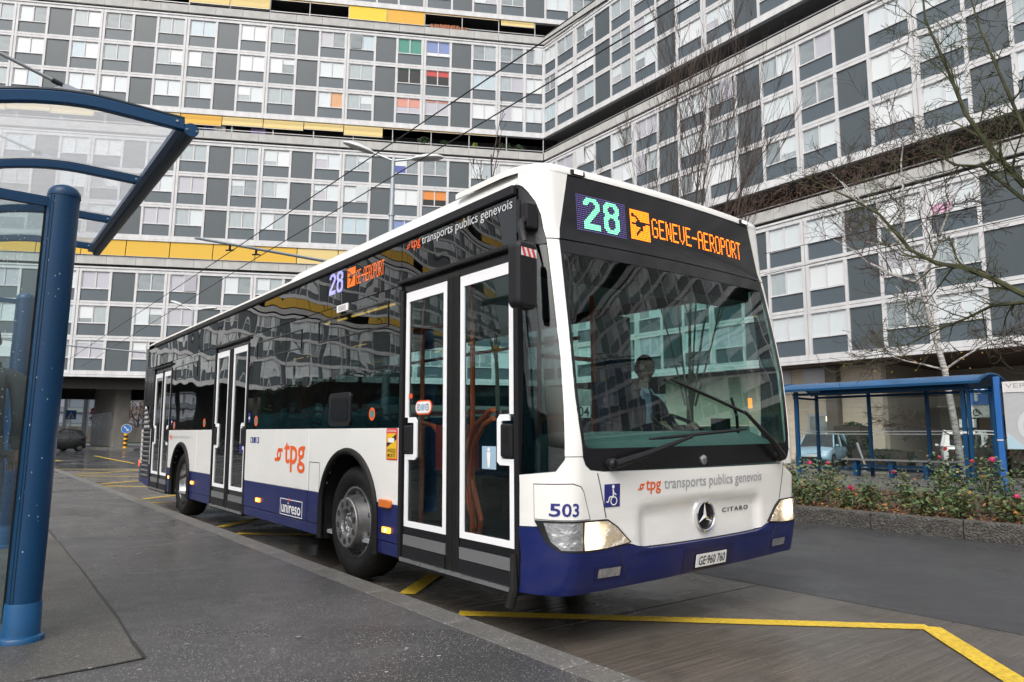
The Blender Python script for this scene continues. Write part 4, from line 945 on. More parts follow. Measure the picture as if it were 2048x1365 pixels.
def front_text(name,s,y0,y1,z0,z1,m,off=.003,bold=0.,dz=0,par=None,ofn=None,**k):
    vs,fs=fit2d(s,y0,y1,z0,z1,bold,**k); return MB().add([FS(aY(y),z+dz*(y-y0)/(y1-y0),off+(ofn(aY(y),z) if ofn else 0)) for y,z in vs],fs).build(name,m,par or BUS)
m_lo=mat('letter_orange',(.75,.11,.015),.5); m_lg=mat('letter_grey',(.33,.34,.36),.5); m_ls=mat('letter_silver',(.55,.56,.58),.45); m_lw=mat('letter_white',(.78,.78,.78),.5); m_lb=mat('letter_blue',(.022,.026,.17),.45); m_lk=mat('letter_black',(.015,.015,.015),.5)
def sigma(w,h,t):   # the little o with a bar to the right above and a tail to the left below
    pts=[];n=20; cx,cz,r=w*.55,h*.45,h*.34; fs=[];vs=[]
    for i in range(n): 
        a=2*pi*i/n; vs+=[(cx+(r*.95)*cos(a),cz+r*sin(a)),(cx+(r*.95-t)*cos(a),cz+(r-t)*sin(a))]
    fs=[(2*i,(2*i+2)%(2*n),(2*i+3)%(2*n),2*i+1) for i in range(n)]
    def q(x0,z0,x1,z1):
        o=len(vs); vs.extend([(x0,z0),(x1,z0),(x1,z1),(x0,z1)]); fs.append((o,o+1,o+2,o+3))
    q(cx,cz+r-t,w*1.02,cz+r); q(0,cz-r-t*.2,cx,cz-r+t*.8); return vs,fs
def logo(mapf,x0,z0,w,h,par,name='operator_logo',m=None):
    vs,fs=sigma(w*.27,h*.62,h*.11); a=[(x0+x,z0+h*.28+z) for x,z in vs]; mb=MB().add([mapf(*p) for p in a],fs)
    o=mb.build(name,m or m_lo,par); v2,f2=fit2d('tpg',x0+w*.33,x0+w,z0,z0+h,.012); MB().add([mapf(*p) for p in v2],f2).build('logo_letters',m or m_lo,o); return o
sy=lambda x,z:(x,-.003,z)
logo(sy,-4.56,.845,.83,.305,BUS)
L1=logo(lambda x,z:(x,-.001,z),-1.79,2.645,.215,.088,BUS)
side_text('operator_name','transports publics genevois',-1.555,-.435,2.645,2.745-.01,m_ls,-.001,.004)
logo(sy,-9.38,1.13,.22,.08,BUS); side_text('operator_name','transports publics genevois',-9.12,-8.08,1.135,1.215,m_ls,-.003,.004)
ub=MB(); 
for a in ((-4.35,-3.76,.412,.419),(-4.35,-3.76,.567,.574),(-4.35,-4.343,.419,.567),(-3.767,-3.76,.419,.567)): ub.box((a[0],-.003,a[2]),(a[1],-.001,a[3]))
ub.build('tariff_logo',m_lw,BUS); side_text('tariff_name','unireso',-4.31,-3.80,.435,.545,m_lw,-.003,.014); MB().box((-4.13,-.004,.555),(-4.10,-.0005,.585)).build('tariff_dot',m_refr,BUS)
o=MB().box((-3.07,-.0045,2.337),(-2.838,.003,2.403)).build('fleet_plate',m_lw,BUS); side_text('fleet_number','0503',-3.03,-2.88,2.348,2.392,m_lk,-.006,0,o)
# blind-spot warning label
o=MB().prism(rrect(-2.068,1.03,-1.888,1.276,.012,2),'y',-.003,0).build('warning_label',mat('label_red',(.62,.03,.03),.45),BUS)
m_wy=mat('label_yellow',(.75,.47,.02),.45); MB().box((-2.056,-.0045,1.042),(-1.90,-.003,1.236)).build('label_field',m_wy,o)
MB().add([(-2.056,-.0055,1.13),(-2.056,-.0055,1.16),(-1.90,-.0055,1.236),(-1.90,-.0055,1.19)],[(0,1,2,3)]).build('label_beam',m_lk,o)
MB().prism(rrect(-2.03,1.165,-1.935,1.20,.006,1),'y',-.0065,-.0055).build('label_truck',m_lw,o)
side_text('label_heading','ATTENTION',-2.05,-1.905,1.246,1.264,m_lw,-.0055,.01,o); side_text('label_words','ANGLES',-2.045,-1.91,1.088,1.118,m_lk,-.006,.012,o); side_text('label_words','MORTS',-2.04,-1.915,1.05,1.08,m_lk,-.006,.012,o)
# side lamps
m_amb=mat('lamp_amber',(.62,.16,.02),.3,coat=.5); m_aml=mat('lamp_amber_lit',(.9,.3,.03),.3,emit=(1,.33,.03),estr=2.2); m_amh=mat('lamp_amber_core',(1,.6,.1),.3,emit=(1,.55,.1),estr=6)
MB().prism(rrect(-2.14,.66,-1.96,.725,.012,2),'y',-.03,.0).build('indicator',m_amb,BUS,bevel=.008)
for x,z in ((-2.04,.49),(-5.03,.50),(-7.84,.535),(-9.22,.545)):
    o=MB().prism(rrect(x-.065,z-.022,x+.065,z+.022,.006,1),'y',-.014,0).build('side_marker',m_aml,BUS,bevel=.004); MB().box((x-.018,-.017,z-.014),(x+.018,-.012,z+.014)).build('marker_core',m_amh,o)
# stickers on glass
def ring_sticker(x,z,r):
    o=MB().lathe([(r,0),(r*.62,-.0)],(x,.0025,z),'y',20).build('sticker',m_lo,BUS); MB().lathe([(r*.6,0),(0,0)],(x,.0025,z),'y',16).build('sticker_centre',mat('sticker_teal',(.05,.22,.24),.5),o); return o
for x,z in ((-2.335,1.395),(-5.22,1.375),(-7.38,1.375),(-9.10,1.355)): ring_sticker(x,z,.055 if x>-3 else .06)
for x in (-5.46,-9.27): bb('sticker',m_lb,x-.035,x+.035,.0005,.0035,1.36,1.47); 
for x in (-5.45,-9.26): bb('sticker_mark',m_lw,x-.02,x+.02,-.0012,.0004,1.395,1.425)
for i,x in enumerate((-5.33,-5.23,-5.12)): bb('sticker',m_lb,x-.04,x+.04,-.0025,-.0005,1.125,1.19)
for i,x in enumerate((-5.33,-5.12)): bb('sticker_mark',m_lw,x-.012,x+.012,-.004,-.0027,1.135,1.18)
MB().prism(rrect(-1.65,1.375,-1.42,1.48,.05,5),'y',.0145,.019).build('door_sticker',m_lo,D1); MB().prism(rrect(-1.64,1.385,-1.43,1.47,.042,5),'y',.0115,.0145).build('door_sticker',m_lw,D1)
for x in (-1.595,-1.475): MB().lathe([(.026,0),(.019,0)],(x,.0108,1.428),'y',16).build('door_sticker',m_lb,D1); MB().add([(x-.012,.0108,1.428),(x+.004,.0108,1.440),(x+.004,.0108,1.416)],[(0,1,2)]).build('arrow',m_lb,D1)
bb('door_sticker',mat('sticker_pale',(.30,.44,.55),.5),-1.56,-1.51,.0100,.0112,1.405,1.452,D1)
bb('door_sticker',MT['sticker_pale'],-.79,-.64,.0150,.0185,1.01,1.155,D1)
pc=MB(); pc.lathe([(.014,0),(0,0)],(-.715,.0135,1.135),'y',12); pc.add([(-.735,.0135,1.118),(-.695,.0135,1.118),(-.70,.0135,1.06),(-.705,.0135,1.02),(-.725,.0135,1.02),(-.73,.0135,1.06)],[(0,1,2,3,4,5)]); pc.build('pictogram',m_lw,D1)
bb('door_sticker',m_lb,-5.79,-5.70,.004,.0085,1.0,1.11,D2); bb('notice',mat('notice_red',(.6,.09,.03),.5),-1.775,-1.70,.0135,.0185,1.50,1.535,D1)
# numbers and words on the front
front_text('fleet_number','503',.040,.153,.762,.838,m_lb,.009,.02)
whl=fpart('wheelchair_sign',[('y',.342,.803),('y',.462,.803),('y',.462,.937),('y',.340,.937)],.003,m_lb,.003)
wc=[]; cy,cz=.412,.838
def fm(y,z): return FS(aY(y),z,.0055)
mb=MB(); n=20
for i in range(n):
    a=2*pi*i/n; b=2*pi*(i+1)/n; mb.add([fm(cy+.027*cos(a),cz+.027*sin(a)),fm(cy+.027*cos(b),cz+.027*sin(b)),fm(cy+.020*cos(b),cz+.020*sin(b)),fm(cy+.020*cos(a),cz+.020*sin(a))],[(0,1,2,3)])
mb.add([fm(.405+.011*cos(2*pi*i/12),.921+.011*sin(2*pi*i/12)) for i in range(12)],[tuple(range(12))])
for p,q,w in (((.405,.908),(.408,.862),.007),((.408,.865),(.378,.862),.006),((.378,.862),(.368,.832),.006),((.368,.832),(.352,.836),.005),((.407,.89),(.43,.872),.005)):
    d=Vector((q[0]-p[0],q[1]-p[1])); nn=Vector((-d.y,d.x)).normalized()*w/1.4; mb.add([fm(p[0]+nn.x,p[1]+nn.y),fm(p[0]-nn.x,p[1]-nn.y),fm(q[0]-nn.x,q[1]-nn.y),fm(q[0]+nn.x,q[1]+nn.y)],[(0,1,2,3)])
mb.build('wheelchair_symbol',m_lw,whl)
logo(lambda y,z:FS(aY(y),z,.003),.612,.862,.20,.085,BUS); front_text('operator_name','transports publics genevois',.842,1.93,.865,.955,m_lg,.003,.004,0)
front_text('model_name','CITARO',1.475,1.79,.692,.722,mat('letter_dark',(.05,.05,.055),.3,metal=.5),.006,.02,0,ofn=swage,space=1.3)
# star badge
sc=FS(aY(1.272),.684,-.024); bad=MB().lathe([(.100,-.02),(.100,.018),(.092,.022),(.086,.016),(.086,.002)],sc,'x',36).build('badge',m_chr,BUS,smooth=True)
MB().lathe([(.087,.003),(0,.003)],sc,'x',30).build('badge_field',m_bk,bad)
sm=MB()
for k in range(3):
    t=pi/2+k*2*pi/3; d=Vector((0,cos(t),sin(t))); s_=Vector((0,-sin(t),cos(t))); tip=sc+d*.086+Vector((.010,0,0)); c0=sc+Vector((.022,0,0)); w=.016
    sm.add([c0,sc+s_*w-d*.009+Vector((.006,0,0)),tip,sc-s_*w-d*.009+Vector((.006,0,0))],[(0,1,2),(0,2,3)])
sm.build('badge_star',m_chr,bad)
# number plate
pl_=fpart('number_plate',[('y',1.155,.364),('y',1.475,.364),('y',1.47,.447),('y',1.15,.447)],.026,m_lw,.006); front_text('plate_number','GE·960 760',1.175,1.455,.376,.434,m_lk,.028,.010,0,pl_)
fpart('plate_holder',[('y',1.145,.350),('y',1.48,.350),('y',1.48,.452),('y',1.145,.452)],.019,m_trim,.006)
# ------------------------------------------------ LED displays (dot matrix)
FONT={'G':"01110 10001 10000 10000 10111 10001 10001 10001 01110",'E':"11111 10000 10000 10000 11110 10000 10000 10000 11111",'N':"10001 11001 11001 10101 10101 10101 10011 10011 10001",'V':"10001 10001 10001 10001 10001 10001 10001 01010 00100",
'-':"00000 00000 00000 00000 11111 00000 00000 00000 00000",'A':"01110 10001 10001 10001 11111 10001 10001 10001 10001",'R':"11110 10001 10001 10001 11110 10100 10010 10001 10001",'O':"01110 10001 10001 10001 10001 10001 10001 10001 01110",'P':"11110 10001 10001 10001 11110 10000 10000 10000 10000",'T':"11111 00100 00100 00100 00100 00100 00100 00100 00100"}
B2=["00111111100","01111111110","11110001111","11100000111","00000000111","00000001111","00000011110","00000111100","00001111000","00011110000","00111100000","01111000000","11110000000","11111111111","11111111111","11111111111"]
B8=["00111111100","01111111110","11110001111","11100000111","11100000111","11110001111","01111111110","01111111110","11110001111","11100000111","11100000111","11100000111","11100000111","11110001111","01111111110","00111111100"]
AR=["11111111111111","11111111111111","10011111111111","10000111111111","11110011111111","11111001111111","11110000000000","10000000000111","11110000011111","11111110011111","11111100011111","11111001111111","11110011111111","11110111111111","11111111111111","11111111111111"]
m_ledo=mat('led_orange',(1,.3,.02),.5,emit=(1,.165,.004),estr=2.1); m_ledg=mat('led_green',(.4,1,.6),.5,emit=(.09,.90,.34),estr=1.35); m_ledp=mat('led_violet',(.2,.15,.5),.5,emit=(.10,.08,.30),estr=.14); m_ledb=mat('led_blue',(.5,.5,1),.5,emit=(.36,.33,1),estr=1.0)
def dots(mb,bits,x0,z0,px,pz,mapf,fill=.72,inv=False):
    for r,row in enumerate(bits):
        for c_,b in enumerate(row):
            if (b=='1')!=inv:
                x=x0+c_*px; z=z0+(len(bits)-1-r)*pz; h=px*fill/2; v=pz*fill/2
                mb.add([mapf(x-h,z-v),mapf(x+h,z-v),mapf(x+h,z+v),mapf(x-h,z+v)],[(0,1,2,3)])
fd=lambda y,z:FS(aY(y),z,.002)
pz=.0135
for bits,y in ((B2,.405),(B8,.405+.0128*13.5)): mb=MB(); dots(mb,bits,y,2.552,.0128,pz,fd); mb.build('led_digit',m_ledg,BUS)
lit=set()
mb=MB()
for r in range(18):
    for c_ in range(33):
        y=.345+c_*.0132; z=2.535+r*.0138; mb.add([fd(y-.004,z-.0028),fd(y+.004,z-.0028),fd(y+.004,z+.0028),fd(y-.004,z+.0028)],[(0,1,2,3)])
o=mb.build('led_background',m_ledp,BUS)
for v in o.data.vertices: v.co.x-=.0008
mb=MB(); dots(mb,AR,.822,2.550,.0136,.0133,fd,.8); mb.build('led_arrow',m_ledo,BUS)
mb=MB(); word='GENEVE-AEROPORT'
for i,ch in enumerate(word): dots(mb,FONT[ch].split(),1.035+i*.0735,2.592,.0122,.0158,fd,.78)
mb.build('led_destination',m_ledo,BUS)
fs_=lambda x,z:(x,.0015,z)
for bits,x in ((B2,-3.255),(B8,-3.255+.0125*13)): mb=MB(); dots(mb,bits,x,2.535,.0125,.0125,fs_); mb.build('led_digit',m_ledb,BUS)
m_ledo2=mat('led_orange_dim',(1,.2,.02),.5,emit=(1,.15,.01),estr=.55)
mb=MB(); dots(mb,AR,-2.86,2.545,.0115,.011,fs_,.8); mb.build('led_arrow',m_ledo2,BUS)
mb=MB()
for i,ch in enumerate('GE-AEROPORT'): dots(mb,FONT[ch].split(),-2.68+i*.048,2.55,.0082,.0145,fs_,.78)
mb.build('led_destination',m_ledo2,BUS)
# ------------------------------------------------ inside the bus
bb('floor',m_int,-11.2,-.35,.06,2.5,.33,.36); bb('ceiling',m_ceil,-11.2,-.9,.06,2.5,2.50,2.54); bb('ceiling',m_bk,-.9,-.36,.2,2.35,2.44,2.49)
bb('front_valance',m_trim,-.62,-.34,.12,2.42,2.30,2.42)
[bb('side_wall',m_int,a,b,2.485,2.515,z,1.28) for a,b,z in ((-11.3,-9.1,.36),(-9.1,-8,1.1),(-8,-3.32,.36),(-3.32,-2.2,1.1),(-2.2,-.45,.36))]; bb('side_wall',m_int,-11.3,-1.868,.035,.06,.36,1.28) if False else None
for a,b,z in ((-3.31,-2.2,1.10),(-3.64,-3.31,.36),(-2.2,-1.87,.36),(-5.55,-3.65,.36),(-8.02,-6.97,.36),(-9.08,-8.02,1.10),(-9.41,-9.08,.36)): bb('side_wall',m_int,a,b,.04,.07,z,1.28)
bb('rear_wall',m_int,-11.3,-11.2,.06,2.5,.36,2.5); bb('cant_rail',m_bk,-11.4,-.45,2.50,2.548,2.40,2.745)
xw=-.62
for a,b in ((-1.95,-.47),(-3.4,-1.98),(-4.85,-3.43),(-6.3,-4.88),(-7.75,-6.33),(-9.2,-7.78),(-11.2,-9.23)):
    bb('side_window',m_gd,a,b,2.535,2.545,1.29,2.395); bb('window_post',m_bk,a-.03,a+.01,2.50,2.55,1.28,2.40)
m_lit=mat('light_strip',(1,.9,.7),.5,emit=(1,.52,.10),estr=2.6)
for a,b in ((-4.75,-4.2),(-4.05,-3.75),(-3.7,-3.1)): bb('light_strip',m_lit,a,b,.60,.625,2.485,2.499)
for a,b in ((-6.6,-6.2),(-8.9,-8.3)): bb('light_strip',m_lit,a,b,1.82,1.85,2.485,2.499)
# seats
m_seat=mat('seat_fabric',(.03,.045,.10),.9,noise=.4,nscale=30)
def seat(x,y,rot=0):
    s_=MB(); s_.prism([(-.22,.40),(.22,.42),(.24,.47),(-.20,.47)],'y',-.21,.21); s_.prism([(-.22,.44),(-.16,.45),(-.22,1.02),(-.27,1.05),(-.30,1.0)],'y',-.21,.21)
    o=s_.build('passenger_seat',m_seat,BUS,bevel=.03,loc=(x,y,.36),rot=(0,0,rot)); MB().box((-.1,-.03,0),(.1,.03,.40)).build('seat_leg',m_trim,o); MB().tube([(-.27,-.19,1.0),(-.28,-.19,1.1),(-.28,.19,1.1),(-.27,.19,1.0)],.016,6).build('seat_handle',m_ora,o); return o
for x in (-2.9,-3.7,-4.6,-5.3,-7.6,-8.4): seat(x,2.2); seat(x,1.74)
for x in (-3.0,-4.0,-4.9,-7.5,-8.6): seat(x,.40)
# orange handrails
rails=[[(-1.38,.35,.36),(-1.38,.35,2.5)],[(-1.38,.35,.62),(-1.46,.33,.85),(-1.42,.31,1.1),(-1.25,.29,1.3),(-1.05,.27,1.39),(-.98,.25,1.4)],[(-1.32,.33,.55),(-1.36,.31,.9),(-1.28,.29,1.15),(-1.12,.27,1.3),(-.98,.25,1.34)],[(-1.30,.34,.40),(-1.20,.30,.62),(-1.36,.33,.9)],
 [(-2.1,.35,1.32),(-1.9,.34,1.29),(-1.78,.33,1.2)],[(-2.2,.4,.36),(-2.2,.4,2.5)],[(-1.72,1.30,.36),(-1.72,1.30,2.5)],[(-1.66,1.90,.36),(-1.66,1.90,2.5)],[(-1.70,1.3,1.35),(-1.67,1.9,1.35)],[(-1.70,1.3,1.9),(-1.67,1.9,1.9)],[(-5.2,.55,.36),(-5.2,.55,2.5)],[(-7.3,.55,.36),(-7.3,.55,2.5)],[(-7.2,.5,2.15),(-2.0,.5,2.15)],[(-9.2,2.05,2.15),(-2.0,2.05,2.15)]]
for r in rails: MB().tube(r,.020,8).build('handrail',m_ora,BUS,smooth=True)
bb('ticket_machine',mat('machine_red',(.28,.02,.02),.4),-1.82,-1.58,.30,.55,.95,1.30); bb('machine_stand',m_trim,-1.73,-1.67,.38,.46,.36,.95)
# cab: dashboard, partition, steering wheel, driver's seat
dash=MB().prism([(-.62,.80),(-.62,1.20),(-.40,1.25),(-.12,1.13),(-.10,.70)],'y',.30,2.42).build('dashboard',m_dash,BUS,bevel=.03)
bb('cab_partition',m_bk,-1.72,-1.70,1.30,2.45,.36,1.40); bb('cab_door',m_int,-1.65,-.65,1.22,1.25,.36,1.22)
bb('cab_screen',m_bk,-1.71,-1.69,1.95,2.45,1.40,2.35)
bb('ticket_printer',m_trim,-.66,-.50,1.02,1.22,1.18,1.30); bb('cash_desk',m_trim,-.95,-.70,1.10,1.35,.9,1.16)
bb('screen',mat('screen_dark',(.02,.02,.025),.2),-.42,-.38,1.95,2.15,1.20,1.34)
SW=MB().lathe([(.225+.016*cos(t),.016*sin(t)) for t in [i*2*pi/8 for i in range(9)]],(0,0,0),'z',32).build('steering_wheel',m_trim,BUS,smooth=True,loc=(-.66,1.86,1.28),rot=(0,radians(28),0))
for t in (.5,2.6,4.7): MB().tube([(0,0,-.02),(.21*cos(t),.21*sin(t),0)],.014,6).build('spoke',m_trim,SW)
MB().tube([(0,0,0),(.0,0,-.35)],.035,8).build('column',m_trim,SW)
ds=MB().prism([(-.25,.40),(.25,.42),(.26,.52),(-.2,.52)],'y',-.24,.24).prism([(-.24,.5),(-.12,.5),(-.22,1.15),(-.32,1.15)],'y',-.23,.23).prism([(-.23,1.17),(-.19,1.17),(-.21,1.36),(-.28,1.36)],'y',-.12,.12).build('driver_seat',m_seat,BUS,bevel=.04,loc=(-1.10,1.86,.52))
bb('cab_floor',m_int,-1.7,-.45,1.26,2.48,.36,.55)
ro=MB().prism(rrect(.16,1.33,.32,1.40,.01,2),'x',-.10,-.09).build('course_number_box',m_lw,BUS); MB().box((-.13,.17,1.24),(-.09,.31,1.328)).build('number_holder',m_bk,ro)
vs,fs=fit2d('004',.17,.31,1.335,1.398,.01); MB().add([(-.0885,y,z) for y,z in vs],fs).build('course_number',m_lk,ro)
MB().tube([(-.35,2.2,1.2),(-.32,2.15,1.36),(-.33,2.1,1.5)],.012,6).build('microphone_stem',m_trim,BUS,smooth=True)
bb('traffic_lamp',mat('red_lamp',(1,.2,.05),.5,emit=(1,.25,.05),estr=2),-.30,-.28,2.28,2.31,1.42,1.50)
# ================================================================== NEAR BUS SHELTER (left)
m_sb=mat('shelter_blue',(.002,.046,.125),.36,spec=.35,coat=.12,coat_rough=.15,noise=.08,nscale=2,bump=.04,bscale=40)
m_sb2=mat('base_blue',(.008,.085,.22),.38,noise=.2,nscale=6,coat=.2,coat_rough=.2)
m_sd=mat('gutter_dark',(.010,.018,.026),.35)
m_steel=mat('rod_steel',(.45,.46,.47),.3,metal=.9)
m_roofg=glass('roof_glazing',(.80,.82,.84),refl=.42,ior=1.4,wave=1,wscale=11,wdist=.003,haze=.42)
m_chip=mat('chipped_paint',(.45,.47,.5),.7)
SH=thing('bus_shelter','blue steel bus shelter with curved glazed roof at the left edge, close to the camera','bus shelter',(0,0,.15))
def rot_y(p,c,a):
    return p
def post(par,x,y,zt,detail=True,r=.078):
    P=MB(); n=28; prof=[(r,.18),(r,zt-.055)]
    P.lathe([(r,.10),(r,zt-.062)],(x,y,0),n=n); P.lathe([(r*1.045,zt-.062),(r*1.045,zt-.05),(r*1.0,zt-.03),(r*.8,zt-.008),(r*.45,zt+.006),(0,zt+.010)],(x,y,0),n=n)
    o=P.build('post',m_sb,par,smooth=True)
    for a in (-.95,-.72): 
        c,s_=cos(a),sin(a); MB().tube([(x+c*(r+.0008),y+s_*(r+.0008),.18),(x+c*(r+.0008),y+s_*(r+.0008),zt-.07)],.0022,4).build('groove',m_sd,o)
    b=MB().lathe([(r*1.36,0),(r*1.36,.022),(r*1.30,.030),(r*1.13,.034),(r*1.10,.05),(r*1.07,.19),(r*1.05,.196),(r*1.0,.196)],(x,y,0),n=32).build('post_base',m_sb2,o,smooth=True)
    if detail:
        rd=random.Random(2)
        for i in range(34):
            a=rd.uniform(-1.6,.3); z=rd.uniform(.3,zt-.1); w=rd.uniform(.001,.0035); h=rd.uniform(.002,.012)
            MB().add([(x+cos(a-w/r)*(r+.0011),y+sin(a-w/r)*(r+.0011),z),(x+cos(a+w/r)*(r+.0011),y+sin(a+w/r)*(r+.0011),z+h*.2),(x+cos(a+w*.6/r)*(r+.0011),y+sin(a+w*.6/r)*(r+.0011),z+h),(x+cos(a-w*.5/r)*(r+.0011),y+sin(a-w*.5/r)*(r+.0011),z+h*.8)],[(0,1,2,3)]).build('paint_chip',m_chip,o)
    return o
post(SH,-1.545,-2.365,2.425); post(SH,-5.235,-2.305,2.40,False)
# curved ribs, gutter, glazing: ribs in planes of constant x, relative to the pavement (z-0.15)
def ribz(y):  # roof curve
    t=(-1.97-y); return 2.574-.42*max(0,t-.33)**1.85
ys=[-1.985-i*.06 for i in range(36)]
XR=[-.56,-1.555,-2.55,-3.46]
for x in XR:
    mb=MB(); w=.020; hh=.052 if x==XR[0] else .042
    vs=[]
    for y in ys:
        z=ribz(y); vs+=[(x-w,y,z-hh),(x+w,y,z-hh),(x+w,y,z),(x-w,y,z)]
    k=len(ys); fs=[(i*4+j,i*4+(j+1)%4,i*4+4+(j+1)%4,i*4+4+j) for i in range(k-1) for j in range(4)]+[(0,1,2,3),(4*k-4,4*k-3,4*k-2,4*k-1)]
    mb.add(vs,fs); o=mb.build('roof_rib',m_sb,SH,bevel=.004)
    mb=MB(); mb.tube([(x,y,ribz(y)+.008) for y in ys],.011,6); mb.build('seal',m_sd,o,smooth=True)
    MB().lathe([(.008,0),(.006,.006),(0,.007)],(x+w+.0,-2.02,ribz(-2.02)-.02),'x',8).build('bolt',m_steel,o)
G_=MB().tube([(-.535,-1.955,2.525),(-3.50,-1.955,2.525)],.031,20).build('gutter_tube',m_sd,SH,smooth=True)
MB().lathe([(.033,-.004),(.033,.006),(.0,.007)],(-.535,-1.955,2.525),'x',24).build('end_cap',m_sb,G_); 
for dy in (-.022,.022): MB().lathe([(.006,.007),(.004,.012),(0,.012)],(-.535,-1.955+dy,2.515+abs(dy)*.3),'x',8).build('bolt',m_steel,G_)
MB().box((-3.48,-2.02,2.515),(-.56,-1.985,2.545)).build('eaves_rail',m_sb,SH)
for a,b in zip(XR,XR[1:]):
    vs=[(x,y,ribz(y)+.004) for y in ys for x in (a-.02,b+.02)]; k=len(ys)
    MB().add(vs,[(2*i,2*i+1,2*i+3,2*i+2) for i in range(k-1)]).build('roof_pane',m_roofg,SH,smooth=True)
for x in XR[:3]:   # tie rods above the roof
    r=MB().tube([(x,-2.49,ribz(-2.49)+.035),(x,-3.4,ribz(-2.49)+.30)],.008,8).build('tie_rod',m_steel,SH)
    MB().tube([(x,-2.49,ribz(-2.49)+.035),(x,-2.53,ribz(-2.49)+.047)],.012,8).build('turnbuckle',m_sd,r); MB().prism([(-2.54,ribz(-2.5)),(-2.36,ribz(-2.4)),(-2.38,ribz(-2.4)+.012),(-2.48,ribz(-2.5)+.048)],'x',x-.004,x+.004).build('gusset',m_steel,r)
MB().tube([(-.5,-3.4,2.80),(-3.5,-3.4,2.80)],.03,10).build('spine_tube',m_sb,SH)
MB().box((-1.57,-3.7,2.30),(-1.53,-2.44,2.352)).build('cross_beam',m_sb,SH); MB().box((-5.26,-3.7,2.30),(-5.22,-2.38,2.34)).build('cross_beam',m_sb,SH)
MB().box((-5.2,-3.55,2.27),(-1.58,-3.51,2.31)).build('back_rail',m_sb,SH)
gl=glass('shelter_glass',(.80,.88,.88),ior=1.5,haze=.04)
gp=MB().box((-1.556,-3.6,.10),(-1.546,-2.446,2.29)).build('end_pane',gl,SH)
MB().box((-1.560,-2.452,.10),(-1.542,-2.440,2.30)).build('glazing_strip',m_rub,SH)
MB().tube([(-1.53,-2.72,.20),(-1.53,-2.60,.235),(-1.53,-2.5,.25)],.004,6).build('cable_clip',m_steel,SH)
dm=mat('water_drop',(.75,.8,.82),.1,spec=.8); rd=random.Random(4); mb=MB()
for i in range(420):
    y=rd.uniform(-3.0,-2.49); z=rd.uniform(.9,2.25); r=rd.uniform(.0007,.0022); mb.add([(-1.5458,y+r*cos(t),z+1.2*r*sin(t)) for t in [j*pi/3 for j in range(6)]],[tuple(range(6))])
stuff(mb.build('rain_drops',dm,SH))
# ================================================================== FAR BUS SHELTER (right)
m_fb=mat('shelter_blue_far',(.003,.048,.125),.45,spec=.3); m_fbr=mat('shelter_roof_blue',(.012,.075,.185),.4,noise=.5,nscale=1.6,coat=.15,coat_rough=.25)
FSH=thing('bus_shelter','blue glazed bus shelter with arched roof and bench beyond the rose bed','bus shelter',(0,0,.215))
yb,yf=18.5,17.15; xl,xr=-8.62,-3.83
def fx(name,m,x0,x1,y0,y1,z0,z1,**k): return MB().box((x0,y0,z0),(x1,y1,z1)).build(name,m,FSH,**k)
for x,y,w in ((-8.52,yf,.055),(-4.02,yf,.05),(-3.90,yf,.035),(-8.62,yb,.042),(-7.0,yb,.042),(-5.4,yb,.042),(-3.83,yb,.055)):
    fx('post',m_fb,x-w,x+w,y-.05,y+.05,0,2.45,bevel=.01)
for y,z in ((yf,2.33),(yb,2.30)): fx('beam',m_fb,xl,xr,y-.035,y+.035,z,z+.07)
for x in (xl,xr): fx('beam',m_fb,x-.03,x+.03,yf+.05,yb-.05,2.25,2.31); fx('beam',m_fb,x-.03,x+.03,yf+.05,yb-.05,.16,.21)
fx('beam',m_fb,xl,xr,yb-.03,yb+.03,.16,.22); fx('light_box',m_fb,-8.0,-4.2,17.6,17.8,2.42,2.52)
mb=MB(); N=14; vs=[]
for x in (-9.0,-3.55):
    for i in range(N+1):
        t=i/N; y=16.75+(18.95-16.75)*t; z=2.46+.27*sin(pi*t)**.8; vs.append((x,y,z))
n=N+1; top=vs; vs=top+[(x,y,z-.03) for x,y,z in top]
fs=[(i,i+1,n+i+1,n+i) for i in range(N)]+[(2*n+i,3*n+i,3*n+i+1,2*n+i+1) for i in range(N)]+[(i,2*n+i,2*n+i+1,i+1) for i in range(N)]+[(n+i,n+i+1,3*n+i+1,3*n+i) for i in range(N)]
mb.add(vs,fs); mb.build('arched_roof',m_fbr,FSH,smooth=True)
for x in (-9.0,-3.55): MB().tube([(x,16.75+2.2*i/N,2.445+.27*sin(pi*i/N)**.8) for i in range(N+1)],.045,6).build('roof_edge',m_fb,FSH,smooth=True)
for y in (16.75,18.95): MB().box((-9.05,y-.04,2.435),(-3.5,y+.04,2.50)).build('eaves',m_fb,FSH)
m_fg=glass('far_glass',(.86,.90,.89),ior=1.5,haze=.03)
for x0,x1 in ((-8.56,-7.06),(-6.94,-5.46),(-5.34,-3.90)):
    o=fx('pane',m_fg,x0,x1,yb-.006,yb+.006,.22,2.28)
    for z in (1.20,1.28): MB().box((x0,yb-.012,z),(x1,yb-.007,z+.025)).build('safety_stripe',mat('stripe_frost',(.62,.66,.66),.6),o)
for x in (xl,xr):
    o=fx('pane',m_fg,x-.006,x+.006,yf+.06,yb-.06,.22,2.24)
    for z in (1.20,1.28): MB().box((x-.012,yf+.06,z),(x+.012,yb-.06,z+.025)).build('safety_stripe',MT['stripe_frost'],o)
MB().box((-4.07,yf-.06,1.22),(-3.97,yf-.052,1.27)).build('post_label',m_ywh,FSH)
bn=thing('bench','long slatted bench inside the far blue shelter','bench',(0,0,.215)); m_bs=mat('bench_grey',(.17,.17,.175),.5)
for i in range(4): MB().box((-7.55,17.78+i*.105,.46),(-4.35,17.87+i*.105,.50)).build('slat',m_bs,bn)
for x in (-7.2,-6.2,-5.3,-4.6): MB().box((x-.05,17.85,0),(x+.05,18.1,.46)).build('leg',m_fb,bn)
